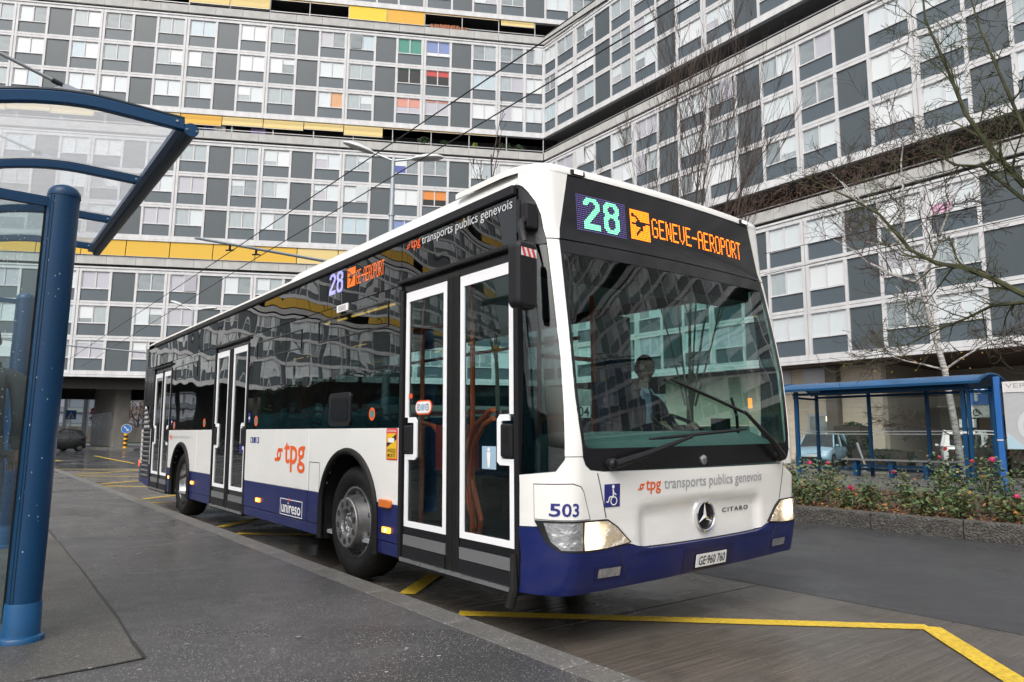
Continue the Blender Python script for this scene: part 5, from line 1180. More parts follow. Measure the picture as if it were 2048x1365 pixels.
MB().box((-7.3,17.95,.28),(-4.45,18.03,.34)).build('stretcher',m_fb,bn)
# stop sign board
SG=thing('stop_board','tall white bus stop panel on a bright blue post at the right edge','sign',(0,0,.215))
m_pb=mat('post_blue',(.02,.13,.42),.4,coat=.3)
MB().box((-2.64,14.96,0),(-2.53,15.06,2.42)).build('post',m_pb,SG,bevel=.01); MB().box((-1.2,14.96,0),(-1.09,15.06,2.42)).build('post',m_pb,SG,bevel=.01)
pb=MB().box((-2.47,14.97,.86),(-1.25,15.05,2.30)).build('panel',mat('panel_grey',(.46,.47,.49),.4,noise=.05),SG)
MB().box((-2.47,14.955,2.07),(-1.25,14.969,2.30)).build('title_strip',mat('panel_white',(.68,.68,.68),.5),pb)
vs,fs=fit2d('VERNIER',-2.42,-1.55,2.16,2.26,.0); MB().add([(x,14.953,z) for x,z in vs],fs).build('stop_name',m_lg,pb)
mb=MB(); mb.lathe([(.40,0),(.30,0)],(-1.85,14.964,1.35),'y',32); mb.build('map_ring',mat('panel_pale',(.58,.60,.63),.5),pb)
MB().prism([(-2.46,.87),(-2.1,.87),(-2.46,1.2)],'y',14.962,14.9695).build('map_corner',mat('panel_sky',(.42,.58,.68),.5),pb); MB().box((-2.645,14.95,1.04),(-2.525,14.958,1.07)).build('post_label',m_ywh,SG)
# parking sign
PS=thing('parking_sign','blue parking sign with white P and disabled plate seen through the far shelter','sign',(0,0,0))
MB().tube([(-6.9,26,0),(-6.75,26,2.4),(-6.6,26,3.5)],.03,8).build('post',m_steel,PS); b_=MB().prism(rrect(-7.0,2.55,-6.15,3.45,.05),'y',25.93,25.95).build('panel',mat('sign_blue',(.02,.12,.42),.5),PS); MB().prism(rrect(-7.03,2.52,-6.12,3.48,.05),'y',25.951,25.96).build('panel_edge',m_ywh,b_)
vs,fs=fit2d('P',-6.75,-6.4,2.68,3.32,.02); MB().add([(x,25.925,z) for x,z in vs],fs).build('letter',m_ywh,b_)
c_=MB().box((-7.0,25.93,2.1),(-6.15,25.95,2.5)).build('plate',m_ywh,PS); MB().box((-7.3,25.93,1.75),(-6.75,25.95,2.05)).build('plate',m_ywh,PS)
MB().lathe([(.12,0),(.09,0)],(-6.72,25.925,2.27),'y',16).build('wheelchair_symbol',m_lk,c_); MB().tube([(-6.72,25.92,2.44),(-6.70,25.92,2.3),(-6.6,25.92,2.28),(-6.55,25.92,2.2)],.02,5).build('wheelchair_symbol',m_lk,c_)
# grey slanted bollard post and street lamps
bp=MB().tube([(-13.2,31.0,.0),(-13.55,31.0,1.15)],.06,10).build('bollard',m_steel); tag(bp,'leaning grey steel post in front of the travertine wall','post')
m_lp=mat('lamp_post_grey',(.36,.40,.43),.4,metal=.5,noise=.1); m_lh=mat('lamp_head_grey',(.50,.52,.52),.45); m_ll=mat('lamp_glassy',(.42,.44,.44),.2,coat=.6)
def street_lamp(x,y,zt,label,arm=True,ang=0):
    L=thing('street_lamp',label,'street lamp',(x,y,0),(0,0,ang)); MB().tube([(0,0,0),(0,0,zt*.55),(0,0,zt-.2)],[.12,.105,.06],14).build('pole',m_lp,L,smooth=True)
    for d,up in ((Vector((-.75,-.85,0)),.45),(Vector((.55,.85,0)),.12)):
        e=Vector((0,0,zt-.2))+d*.55+Vector((0,0,up*.55)); MB().tube([(0,0,zt-.22),e],.035,8).build('arm',m_lp,L)
        dn=d.normalized(); sd=Vector((-dn.y,dn.x,0)); 
        prof=[(0,.06,.05),(.15,.15,.10),(.45,.21,.14),(.78,.19,.12),(.98,.08,.05)]; mb=MB(); vs=[];n=12
        for t,w,h in prof:
            for j in range(n):
                a=2*pi*j/n; hh=h if sin(a)>0 else h*.45; vs.append(e+dn*t+sd*w*cos(a)+Vector((0,0,hh*sin(a)+up*t*.8)))
        k=len(prof); mb.add(vs,[(i*n+j,i*n+(j+1)%n,(i+1)*n+(j+1)%n,(i+1)*n+j) for i in range(k-1) for j in range(n)]+[tuple(range(n)),tuple((k-1)*n+j for j in range(n))])
        h_=mb.build('lamp_head',m_lh,L,smooth=True)
        MB().add([e+dn*t+sd*w*.75*s_+Vector((0,0,-.052+up*t*.8)) for t,w,s_ in ((.18,.12,-1),(.45,.16,-1),(.75,.13,-1),(.75,.13,1),(.45,.16,1),(.18,.12,1))],[(0,1,2,3,4,5)]).build('lamp_lens',m_ll,h_)
    for z in (6.17,7.0,8.0):
        if z<zt-1: MB().lathe([(.085,-.04),(.10,-.04),(.10,.04),(.085,.04)],(0,0,z),n=12).build('clamp',m_lp,L)
    return L
LA=street_lamp(-15.9,7.25,9.95,'tall twin-headed street lamp rising behind the bus roof')
street_lamp(-47.5,9.2,9.8,'smaller twin-headed street lamp seen above the rear of the bus')
MB().tube([(0,.1,6.17),(0,-5.6,6.22)],[.05,.035],10).build('wire_bracket',m_lp,LA,smooth=True)
for y in (-4.72,-4.03): MB().tube([(0,y,6.19),(0,y,6.05)],.03,6).tube([(-.12,y-.06,6.06),(.12,y+.06,6.03)],.022,6).build('insulator',m_trim,LA)
m_wire=mat('wire_black',(.012,.012,.014),.5)
def wire(name,label,pts,r,grp=None,sag=.0):
    o=MB().tube(pts,r,5).build(name,m_wire); return tag(o,label,'wire',grp)
wire('overhead_wire','upper of the two trolley wires crossing above the bus roof',[(-60,3.0,6.3),(-15.9,2.54,6.0),(-3.6,2.91,6.4),(12,3.3,6.6)],.011,'trolley wires')
wire('overhead_wire','lower of the two trolley wires crossing above the bus roof',[(-60,4.4,6.3),(-15.9,3.23,5.95),(-2.46,3.67,6.4),(12,4.1,6.6)],.011,'trolley wires')
wire('overhead_wire','upper thin wire in front of the right wing',[(-6.2,12.0,5.6),(.5,10.5,5.15),(8,9,5.0)],.008,'wires on the right')
wire('overhead_wire','lower thin wire in front of the right wing',[(-6.2,12.0,5.1),(.5,10.5,4.85),(8,9,4.7)],.008,'wires on the right')
ap=thing('wire_mast','thin grey arm carrying wires below the lowest window row at the far left','mast',(-47.5,0,0)); MB().tube([(0,9.2,6.4),(0,-1.5,6.62)],[.06,.04],8).build('arm',m_lp,ap)
# ================================================================== TREES AND PLANTS
m_bark=mat('bark_brown',(.045,.034,.026),.85,noise=.3,nscale=20); m_moss=mat('bark_moss',(.042,.045,.018),.9,noise=.6,nscale=7); m_twig=mat('twig_brown',(.055,.036,.028),.85)
m_birch=mat('birch_bark',(.30,.29,.275),.7,noise=.95,nscale=3,stretch=(1.5,1.5,7),bump=.3,bscale=20)
m_leafy=mat('leaf_yellow',(.50,.30,.03),.7)
def grow(mb_t,mb_w,p,d,L,r,lev,rd,par):
    """one limb and its children; limbs thicker than par['tw'] go to the trunk mesh"""
    n=4 if lev>1 else 6; pts=[p]; q=Vector(p); dd=Vector(d).normalized()
    for i in range(n):
        dd=(dd+Vector((rd.gauss(0,1),rd.gauss(0,1),rd.gauss(0,1)))*par['wob']+Vector((0,0,par['up']))).normalized(); q=q+dd*(L/n); pts.append(q.copy())
    rs=[max(par['rmin'],r*(1-.72*i/n)) for i in range(n+1)]
    (mb_t if r>par['tw'] else mb_w).tube(pts,rs,5 if r>.03 else 3,cap=False)
    if lev<=0: return
    k=par['k'][lev-1] if lev<=len(par['k']) else 5
    for j in range(k):
        t=rd.uniform(.25,1); i=min(n-1,int(t*n)); b=pts[i].lerp(pts[i+1],t*n-i); ax=(pts[i+1]-pts[i]).normalized()
        s=ax.orthogonal().normalized(); s.rotate(Matrix.Rotation(rd.uniform(0,2*pi),3,ax)); a=rd.uniform(*par['ang'])
        grow(mb_t,mb_w,b,ax*cos(a)+s*sin(a),L*rd.uniform(*par['lr']),max(par['rmin'],rs[i]*.6),lev-1,rd,par)
def finish(T,t,w,mt,mw):
    t.build('trunk',mt,T,smooth=True); stuff(w.build('twigs',mw,T))
# upright bare tree behind the bus
rd=random.Random(31); T=thing('bare_tree','slender bare tree with upright brown twigs rising behind the bus front','tree'); t,w=MB(),MB()
par=dict(wob=.05,up=.10,rmin=.0075,tw=.03,k=[5,6,9],ang=(.18,.5),lr=(.30,.55))
t.tube([(-15.5,21,0),(-15.45,21,3)],[.16,.13],8)
for dx,h,r in ((0,14.2,.075),(-.9,11.5,.05),(.8,12.3,.055),(-1.6,10.5,.045),(1.7,10.8,.045),(.3,12.0,.05)): grow(t,w,(-15.45,21+dx*.2,2.6),(dx*.16,dx*.05,1),h,r,3,rd,par)
finish(T,t,w,m_bark,m_twig)
# birch
rd=random.Random(8); T=thing('birch_tree','leaning white birch standing behind the far blue shelter','tree'); t,w=MB(),MB()
P=[(-5.5,20.9,.1),(-5.57,20.9,1.3),(-5.78,20.9,3.4),(-6.08,20.9,4.95),(-6.29,20.9,6.2),(-6.8,20.9,7.6),(-7.6,20.9,8.8),(-8.6,20.9,10.2)]
t.tube(P,[.105,.098,.088,.08,.068,.052,.036,.016],10); par=dict(wob=.14,up=.03,rmin=.007,tw=.03,k=[6,6,6],ang=(.4,.9),lr=(.35,.6))
for (i,d,L,r) in ((3,(-1,.2,.5),2.6,.045),(4,(.9,-.2,.8),3.4,.055),(4,(-1,-.1,.55),3.6,.05),(5,(.3,.1,1),3.8,.055),(5,(-1,.1,.35),3.4,.045),(6,(-.8,.2,.8),3.0,.04),(2,(-1,-.2,.25),2.2,.035),(2,(1,.1,.35),2.0,.035),(1,(-1,.2,.3),2.0,.03),(5,(.9,.3,.7),2.8,.04)): grow(t,w,P[i],d,L,r,3,rd,par)
finish(T,t,w,m_birch,m_twig)
lf=MB()
for i in range(40):
    q=Vector((-5.9+rd.gauss(0,1.0),20.8+rd.gauss(0,.5),2.9+abs(rd.gauss(0,1.1)))); a=Vector((rd.gauss(0,1),rd.gauss(0,1),rd.gauss(0,1))).normalized()*.028; b=a.cross(Vector((rd.gauss(0,1),1,rd.gauss(0,1)))).normalized()*.022
    lf.add([q-a,q+b,q+a,q-b],[(0,1,2,3)])
stuff(lf.build('leaves',m_leafy,T))
# mossy tree at the right edge
rd=random.Random(14); T=thing('mossy_tree','near tree at the right edge with mossy green crooked branches','tree'); t,w=MB(),MB()
t.tube([(.35,10.6,.15),(.3,10.6,2.6),(.15,10.5,5),(.1,10.5,8),(.1,10.5,11)],[.17,.15,.13,.10,.05],10)
limbs=dict(A=[(.12,10.5,4.6),(-.55,10.5,5.34),(-.94,10.4,6.07),(-1.26,10.4,6.8),(-1.51,10.5,7.74),(-1.81,10.5,8.84),(-1.83,10.5,9.84)],B=[(.25,10.5,3.2),(-.69,10.5,3.56),(-1.07,10.5,3.87),(-1.49,10.4,4.15),(-1.87,10.4,4.27),(-2.34,10.5,4.64),(-2.82,10.5,5.41),(-3.36,10.5,5.89),(-3.94,10.6,6.31)],C=[(.25,10.5,3.1),(-.69,10.5,3.43),(-1.17,10.6,3.46),(-1.55,10.6,3.3),(-1.94,10.6,3.18),(-2.62,10.7,2.94)],E=[(.14,10.5,4.3),(-.57,10.5,5.1),(-1.14,10.6,5.86),(-1.59,10.7,6.05),(-1.89,10.7,6.38),(-2.49,10.7,6.38)],F=[(.1,10.5,5.6),(-.48,10.5,6.26),(-.74,10.5,7.32),(-.97,10.5,8.24),(-1.13,10.5,9.26)])
par=dict(wob=.2,up=.03,rmin=.0045,tw=.016,k=[4,5,6],ang=(.5,1.2),lr=(.4,.7))
for k_,L in limbs.items():
    r0=.055 if k_ in 'AB' else .038; n=len(L); rs=[r0*(1-.75*i/(n-1)) for i in range(n)]; t.tube(L,rs,7)
    for i in range(1,n-1):
        for j in range(4 if k_!='B' else 3):
            a=Vector(L[i]).lerp(Vector(L[i+1]),rd.random()); d=(Vector(L[i+1])-Vector(L[i])).normalized()+Vector((rd.gauss(0,.7),rd.gauss(0,.5),rd.gauss(0,.7)))
            grow(t,w,a,d,rd.uniform(.5,1.1),rs[i]*.5,2,rd,par)
finish(T,t,w,m_moss,m_moss)
# distant bare tree top seen past the bus roof
rd=random.Random(5); T=thing('bare_tree','small distant bare tree top showing just above the bus roof near the corner','tree'); t,w=MB(),MB()
grow(t,w,(-31.7,23.4,0),(0,0,1),19.5,.16,3,rd,dict(wob=.02,up=.1,rmin=.014,tw=.05,k=[5,5,22],ang=(.3,.6),lr=(.12,.25))); finish(T,t,w,m_bark,m_twig)
# dry creeper trailing from the lowest gallery of the wing
rd=random.Random(6); mb=MB()
for i in range(520):
    s=rd.uniform(17.5,36); x=-s; y=.02+rd.random()*.12; z=ZB+(3.42+rd.random()*.40)*H; p=Vector((x,y,z)); pts=[p]; d=Vector((rd.gauss(0,1),.2,-.3+rd.gauss(0,.6)))
    for j in range(4): d=(d+Vector((rd.gauss(0,.6),rd.gauss(0,.2),rd.gauss(0,.5)-.15))).normalized(); p=p+d*.2; p.y=max(.02,min(.3,p.y)); pts.append(p.copy())
    mb.tube(pts,[.014,.012,.010,.008,.006],3,cap=False)
stuff(mb.build('dry_creeper',mat('creeper_brown',(.10,.058,.042),.9),FR.root))
# hedges
def hedge(name,label,c,rx,ry,rz,n,m,seed,box=False):
    rd=random.Random(seed); mb=MB()
    for i in range(n):
        if box: q=Vector((rd.uniform(-rx,rx),rd.uniform(-ry,ry),rd.uniform(-rz,rz))); k=rd.choice((0,1,2)); q[k]=(rx,ry,rz)[k]*rd.choice((-1,1))*rd.uniform(.85,1.05) if rd.random()<.7 else q[k]
        else:
            q=Vector((rd.gauss(0,1),rd.gauss(0,1),rd.gauss(0,1))).normalized()*rd.uniform(.75,1.03); q=Vector((q.x*rx,q.y*ry,q.z*rz))
        a=Vector((rd.gauss(0,1),rd.gauss(0,1),rd.gauss(0,1))).normalized()*.075; b=a.cross(Vector((rd.gauss(0,1),rd.gauss(0,1),rd.gauss(0,1)))).normalized()*.05; mb.add([q-a,q+b,q+a,q-b],[(0,1,2,3)])
    T=thing(name,label,'shrub',c); stuff(mb.build('foliage',m,T)); MB().box((-rx*.8,-ry*.8,-rz),(rx*.8,ry*.8,rz*.8)).build('inner_branches',m_bark,T); return T
m_hd=mat('hedge_green',(.022,.048,.018),.7,noise=.5,nscale=6); m_hd2=mat('hedge_dark',(.016,.034,.014),.7,noise=.5,nscale=6)
hedge('clipped_bush','rounded clipped bush beside the light blue hatchback',(-15.0,33.6,1.15),.85,.8,1.05,2600,m_hd,1)
hedge('low_hedge','low dark hedge under the travertine wall beside the steel post',(-13.3,33.0,.4),1.6,.6,.45,2200,m_hd2,2)
hedge('evergreen_shrub','loose evergreen shrub at the foot of the white birch',(-5.7,22.6,.55),.75,.6,.55,1600,m_hd2,3)
hedge('hedge','dark hedge behind the stop panel at the right edge',(-2.3,21.8,.6),2.6,.6,.75,4200,m_hd2,4,True)
# rose bed
m_rl=[mat('rose_leaf',(.066,.118,.042),.6,noise=.5,nscale=9),mat('rose_leaf_olive',(.115,.12,.04),.65,noise=.5,nscale=9)]; m_rs=mat('rose_stem',(.055,.05,.025),.7); m_rf=[mat('rose_pink',(.68,.07,.20),.5,noise=.2,nscale=30),mat('rose_coral',(.72,.13,.10),.5)]; m_ry=mat('rose_leaf_autumn',(.42,.17,.03),.6,noise=.4,nscale=9)
rd=random.Random(77)
petal=MB()
for k in range(3):
    for j in range(6):
        a=j*pi/3+k*.5; r=.012+.012*k; tz=.030-.010*k; c=Vector((r*cos(a),r*sin(a),.0)); u=Vector((-sin(a),cos(a),0))*.017; v=Vector((cos(a)*.35*(k+.3),sin(a)*.35*(k+.3),1)).normalized()*tz
        petal.add([c-u-v*.5,c+u-v*.5,c+u*.8+v,c+v*1.15,c-u*.8+v],[(0,1,2,3,4)])
pm=[petal.mesh('flower',m_rf[0]),petal.mesh('flower',m_rf[1])]
def rose(x,y,h,nf,label,seed):
    rd=random.Random(seed); T=thing('rose_bush',label,'rose bush',(x,y,.19),group='roses in the island bed'); st=MB(); lv=[MB(),MB(),MB()]; tips=[]
    for i in range(rd.randint(6,9)):
        a=rd.uniform(0,2*pi); sp=rd.uniform(.1,.42)*h; hh=h*rd.uniform(.6,1.05); pts=bez((rd.gauss(0,.04),rd.gauss(0,.04),0),(sp*.3*cos(a),sp*.3*sin(a),hh*.6),(sp*cos(a),sp*sin(a),hh),5); st.tube(pts,[.007,.006,.006,.005,.004,.003],4,cap=False); tips.append(pts[-1])
        for q in pts[1:]:
            for j in range(rd.randint(10,15)):
                c=q+Vector((rd.gauss(0,.10),rd.gauss(0,.10),rd.gauss(0,.07))); u=Vector((rd.gauss(0,1),rd.gauss(0,1),rd.gauss(0,.5))).normalized()*rd.uniform(.020,.042); v=u.cross(Vector((rd.gauss(0,.5),rd.gauss(0,.5),1))).normalized()*u.length*.6
                lv[rd.choice((0,0,0,1,1,2) if rd.random()<.12 else (0,0,1))].add([c-u,c-u*.3+v,c+u,c-u*.3-v],[(0,1,2,3)])
    st.build('stems',m_rs,T)
    for k,m in enumerate((m_rl[0],m_rl[1],m_ry)):
        if lv[k].v: stuff(lv[k].build('leaves',m,T))
    tips.sort(key=lambda q:-q.z)
    for k in range(nf):
        o=obj('flower',pm[rd.random()<.12],T,loc=tips[k]+Vector((0,0,.02)),scale=(rd.uniform(.8,1.25),)*3,rot=(rd.gauss(0,.4),rd.gauss(0,.4),rd.random()*6))
rows=[('front',7.95,[-4.6,-4.1,-3.55,-3.0,-2.5,-1.9,-1.35,-.85,-.35,.2,.8]),('middle',8.85,[-5.2,-4.6,-3.95,-3.3,-2.05,-1.4,-.8,-.1,.6,1.3]),('back',10.0,[-5.8,-5.2,-4.5,-3.9,-2.0,-1.1,-.3,.6])]
k=0
for rn,y,xs_ in rows:
    for i,x in enumerate(xs_):
        h={'front':.36,'middle':.62,'back':.62}[rn]*rd.uniform(.8,1.2)
        if -3.2<x<-2.3 and rn!='front': h*=.55
        nf=[1,2,0,1,1,0,2,1,1,0,2][i%11] if rn!='front' else (1 if i in (1,4,8) else 0)
        txt=('rose bush with %s, %s row of the bed, %s from left'%(['no bloom','one pink bloom','two pink blooms'][nf],rn,OW[i]))
        rose(x+rd.gauss(0,.08),y+rd.gauss(0,.12),h,nf,txt,100+k); k+=1
mb=[MB(),MB(),MB()]
for i in range(5200):
    x=rd.uniform(-7,2.5); y=rd.uniform(7.6,12.6) if rd.random()<.6 else rd.uniform(7.6,8.6); a=rd.random()*6; r=rd.uniform(.018,.04); z=.195+rd.random()*.03; t1=rd.gauss(0,.02)
    mb[rd.choice((0,0,1,1,2))].add([(x+r*cos(a),y+r*sin(a),z+t1),(x+r*.6*cos(a+1.5),y+r*.6*sin(a+1.5),z),(x-r*cos(a),y-r*sin(a),z-t1*.3+.01),(x-r*.6*cos(a+1.5),y-r*.6*sin(a+1.5),z+.012)],[(0,1,2,3)])
for i,c in enumerate(((.16,.062,.025),(.085,.038,.02),(.30,.15,.03))): stuff(mb[i].build('leaf_litter',mat('litter_%s'%('rust','brown','amber')[i],c,.75)),('rust','dark brown','amber')[i]+' fallen leaves scattered over the rose bed','leaf litter')
# ================================================================== CARS
m_tin=glass('car_glass',(.25,.28,.28),refl=.8,ior=1.55); m_cg=mat('car_glass_dark',(.02,.026,.028),.08,spec=.7,coat=.5,coat_rough=.02); m_plw=m_ywh
def car(name,label,loc,ang,col,L=3.7,W=1.66,Hh=1.5,kind='hatch',lit=False,group='cars around the square'):
    C=thing(name,label,'car',loc,(0,0,ang),group); paint=mat('car_paint_%d%d%d'%tuple(int(c*99) for c in col),col,.3,coat=.9,coat_rough=.04)
    hw=W/2; belt=Hh*.60; f=L/2; wb=L*.33; wr=.30
    st=[(-f,.38,belt*.90,.78),(-f+.06,.28,belt*.97,.90),(-f+.3,.20,belt,.97),(-wb,.19,belt*1.01,1.0),(0,.18,belt*.99,1.0),(wb*.75,.18,belt*.97,1.0),(f-.75,.19,belt*.93,.98),(f-.35,.21,belt*.80,.95),(f-.08,.27,belt*.66,.86),(f,.36,belt*.55,.74)]
    vs=[];sec=None
    for x,z0,z1,k in st:
        h=z1-z0; row=[(k*.86,z0),(k*.97,z0+h*.12),(k*1.0,z0+h*.40),(k*.985,z0+h*.75),(k*.94,z1-.03),(k*.82,z1),(0,z1+.03)]
        sec=row+[(-a,b) for a,b in reversed(row[:-1])]; vs+=[(x,a*hw,b) for a,b in sec]
    n=len(sec); k=len(st); fs=[(i*n+j,i*n+(j+1)%n,(i+1)*n+(j+1)%n,(i+1)*n+j) for i in range(k-1) for j in range(n)]+[tuple(range(n)),tuple((k-1)*n+j for j in range(n))]
    B=MB().add(vs,fs).build('body',paint,C,smooth=True)
    # greenhouse
    if kind=='mpv': pr=[(f-.95,belt*.94,0),(f-1.75,Hh*.97,1),(-f+.45,Hh,1),(-f+.10,belt*1.0,0)]
    else: pr=[(f-.85,belt*.93,0),(f-1.45,Hh*.965,1),(-f*.25,Hh,1),(-f+.45,Hh*.95,1),(-f+.12,belt*1.0,0)]
    def ring(s,dz=0,dx=0,y=None):
        return [(x,(hw*.93 if t==0 else hw*.76)*s,z+(dz if t else 0)) for x,z,t in pr]
    a=ring(1); b=ring(-1); n=len(a); MB().add(a+b,[tuple(range(n)),tuple(range(2*n-1,n-1,-1))]+[(i,(i+1)%n,n+(i+1)%n,n+i) for i in range(n)]).build('glasshouse',m_cg,C)
    rt=[p for p in pr if p[2]==1]; mb=MB()
    e=[(x,hw*.77*s,z+.012) for s in (1,-1) for x,_,z in [(q[0],0,q[1]) for q in rt]]; m_=len(rt); 
    for i in range(m_-1): mb.add([(rt[i][0],hw*.77,rt[i][1]),(rt[i+1][0],hw*.77,rt[i+1][1]),(rt[i+1][0],-hw*.77,rt[i+1][1]),(rt[i][0],-hw*.77,rt[i][1]),(rt[i][0],hw*.60,rt[i][1]+.03),(rt[i+1][0],hw*.60,rt[i+1][1]+.03),(rt[i+1][0],-hw*.60,rt[i+1][1]+.03),(rt[i][0],-hw*.60,rt[i][1]+.03)],[(0,1,5,4),(4,5,6,7),(7,6,2,3)])
    mb.build('roof',paint,C,smooth=True)
    for s in (1,-1):
        A=[Vector((x,(hw*.94 if t==0 else hw*.775)*s,z)) for x,z,t in pr]
        mb=MB(); mb.tube([A[0],A[1]],.035,6); mb.tube([A[-2],A[-1]],.06 if kind=='mpv' else .085,6)
        mb.tube(A[1:-1],.03,6); mb.build('pillar',paint,C)
        mx=(A[0].x+A[-1].x)/2-.05; MB().tube([(mx,hw*.945*s,belt*.98),(mx-.03,hw*.785*s,Hh*.98)],.032,6).build('door_pillar',paint,C)
        for xd in (f-1.0,mx,-wb-.02): MB().tube([(xd,hw*1.001*s,.33),(xd,hw*.998*s,belt*.7),(xd,hw*.95*s,belt*.97)],.006,4).build('door_gap',m_seam,C)
        for xd in (mx+.14,-wb+.22): MB().box((xd-.08,hw*.985*s-.01,belt*.83),(xd+.08,hw*1.0*s+.012,belt*.86)).build('door_handle',paint,C)
        MB().prism(rrect(-.09,-.05,.09,.06,.03),'y',-.07,.07).build('wing_mirror',paint,C,bevel=.02,loc=(f-1.02,(hw+.08)*s,belt*1.04))
        for xw in (wb,-wb):
            W_=MB().lathe([(.19,.0),(.22,-.012),(wr-.02,-.005),(wr,.03),(wr,.15),(wr-.03,.18)],(xw,0,wr),'y',26).build('wheel',m_rub,C,smooth=True); 
            W_.location=(0,hw*.99*s,0); W_.scale=(1,-s,1)
            R_=MB().lathe([(.20,.0),(.19,.02),(.07,.012),(.0,.01)],(xw,0,wr),'y',20).build('rim',mat('car_rim',(.35,.35,.36),.35,metal=.8),W_,smooth=True)
            for q in range(6): t=q*pi/3; MB().lathe([(.035,0),(0,0)],(xw+.125*cos(t),.004,wr+.125*sin(t)),'y',8).build('rim_gap',m_rub,W_)
            MB().lathe([(wr+.02,.0),(wr+.055,.0)],(xw,hw*1.004*s,wr),'y',24,0,.0,pi).build('wheel_arch',m_rub,C)
        hm=mat('car_headlight_lit',(1,1,1),.2,emit=(1,.97,.9),estr=14) if lit else mat('car_headlight',(.62,.64,.66),.15,coat=.6)
        MB().lathe([(.0,.02),(.09,.015),(.13,0),(.13,-.03)],(0,0,0),'x',16).build('headlight',hm,C,smooth=True,loc=(f-.16,hw*.70*s,belt*.66),rot=(0,radians(-28),radians(22*s)),scale=(1,1.1,.75))
        MB().prism(rrect(-.07,-.16,.07,.16,.04),'x',-.03,.02).build('tail_light',mat('car_tail',(.5,.02,.02),.25,coat=.5),C,loc=(-f+.06,hw*.80*s,belt*.82),rot=(0,radians(-8),radians(-20*s)),bevel=.01)
    MB().prism(rrect(-hw*.55,.30,hw*.55,.43,.04),'x',f-.10,f+.012).build('grille',m_trim,C); MB().prism(rrect(-hw*.28,.545,hw*.28,.60,.02),'x',f-.2,f-.035).build('grille',m_trim,C)
    MB().box((f-.05,-.26,.44),(f+.016,.26,.53)).build('number_plate',m_plw,C); MB().box((-f-.012,-.26,.60),(-f+.05,.26,.70)).build('number_plate',m_plw,C)
    MB().prism(rrect(-hw*.62,belt*1.06,hw*.62,Hh*.90,.08),'x',-f+.10,-f+.20).build('rear_screen',m_cg,C) if kind=='mpv' else None
    MB().box((-f+.04,-hw*.8,.22),(-f-.015,hw*.8,.40)).build('bumper',paint,C,bevel=.02)
    return C
car('parked_car','light blue hatchback parked facing the camera behind the far shelter',(-15.4,31.2,.03),radians(-76),(.30,.46,.58),3.75,1.70,1.56)
car('parked_car','white people carrier seen from behind beside the birch trunk',(-9.5,32.3,.03),radians(112),(.66,.66,.67),4.5,1.80,1.68,'mpv')
car('parked_car','red car nose with clear headlamp showing behind the right end of the far shelter',(-7.7,31.6,.03),radians(-62),(.42,.03,.025),4.1,1.72,1.46)
car('moving_car','small black hatchback with headlights on under the building at the far left',(-53.6,2.6,.0),radians(-58),(.012,.013,.015),3.45,1.62,1.50,lit=True)
# ================================================================== UNDER AND BEYOND THE LEFT BLOCK
m_gr=mat('grass',(.065,.13,.025),.9,noise=.4,nscale=2); m_cw=mat('retaining_concrete',(.26,.24,.21),.8,noise=.35,nscale=1.2,stretch=(1,1,.3))
struct(sheet('grass_strip',[(-108,-30),(-103,-30),(-100,40),(-105,40)],.12,m_gr,.14)); struct(sheet('far_road',[(-102,-40),(-84,-40),(-82,40),(-99,40)],.0,mat('far_road_sheen',(.33,.33,.34),.3),.01))  # far road: pale colour stands in for sky sheen on wet asphalt
struct(sheet('traffic_island',[(-71,5.4),(-57.6,6.5),(-57.2,8.0),(-58.5,8.6),(-70,9.2)],.13,m_gran,.15))
rw=thing('retaining_wall','stained concrete retaining wall beyond the underpass','wall',(0,0,0))
for i in range(12): MB().box((-112.3,-34+i*5.0,0),(-112,-34+i*5.0+4.97,2.2)).build('wall_panel',m_cw,rw)
ob=thing('office_building','far glassy office building seen through the underpass','building',(-165,10,0))
MB().box((-6,-60,0),(-1,60,26)).build('structure',mat('office_grey',(.16,.18,.20),.5),ob)
for k in range(7):
    MB().box((-1.0,-60,3.2*k+2.3),(-.6,60,3.2*k+3.2)).build('floor_band',mat('office_band',(.22,.26,.27),.5),ob)
    for j in range(24): MB().box((-1.0,-60+j*5+.1,3.2*k+.1),(-.85,-60+j*5+4.8,3.2*k+2.2)).build('window',mat(*[('office_glass_a',(.34,.38,.44),.1),('office_glass_b',(.20,.24,.28),.1),('office_glass_c',(.50,.53,.58),.15)][(j*7+k*3)%3]),ob)
MB().box((-.8,-4,.2),(-.3,8,2.4)).build('red_shopfront',mat('shop_red',(.35,.04,.04),.5),ob)
rd=random.Random(9)
for i,(x,y,h,lb) in enumerate(((-118,14.5,7,'russet autumn tree behind the retaining wall, left one'),(-119,19,8,'russet autumn tree behind the retaining wall, middle one'),(-117,24,7.5,'russet autumn tree behind the retaining wall, right one'))):
    T=thing('autumn_tree',lb,'tree',(x,y,0),group='trees beyond the underpass'); t,w=MB(),MB(); grow(t,w,(0,0,0),(0,0,1),h*.75,.16,3,rd,dict(wob=.08,up=.06,rmin=.02,tw=.05,k=[4,5,9],ang=(.4,1),lr=(.35,.6))); t.build('trunk',m_bark,T)
    stuff(w.build('twigs',m_twig,T)); o=leafball(700,2.3,2.3,h*.33,.17,rd).build('crown',mat('autumn_leaf',(.20,.11,.06),.8,noise=.4,nscale=1),T,loc=(0,0,h*.55)); stuff(o)
def signpost(name,label,x,y,h,kind):
    T=thing(name,label,'sign',(x,y,0),(0,0,radians(-85))); MB().tube([(0,0,0),(0,0,h)],.04,8).build('post',m_steel,T); return T
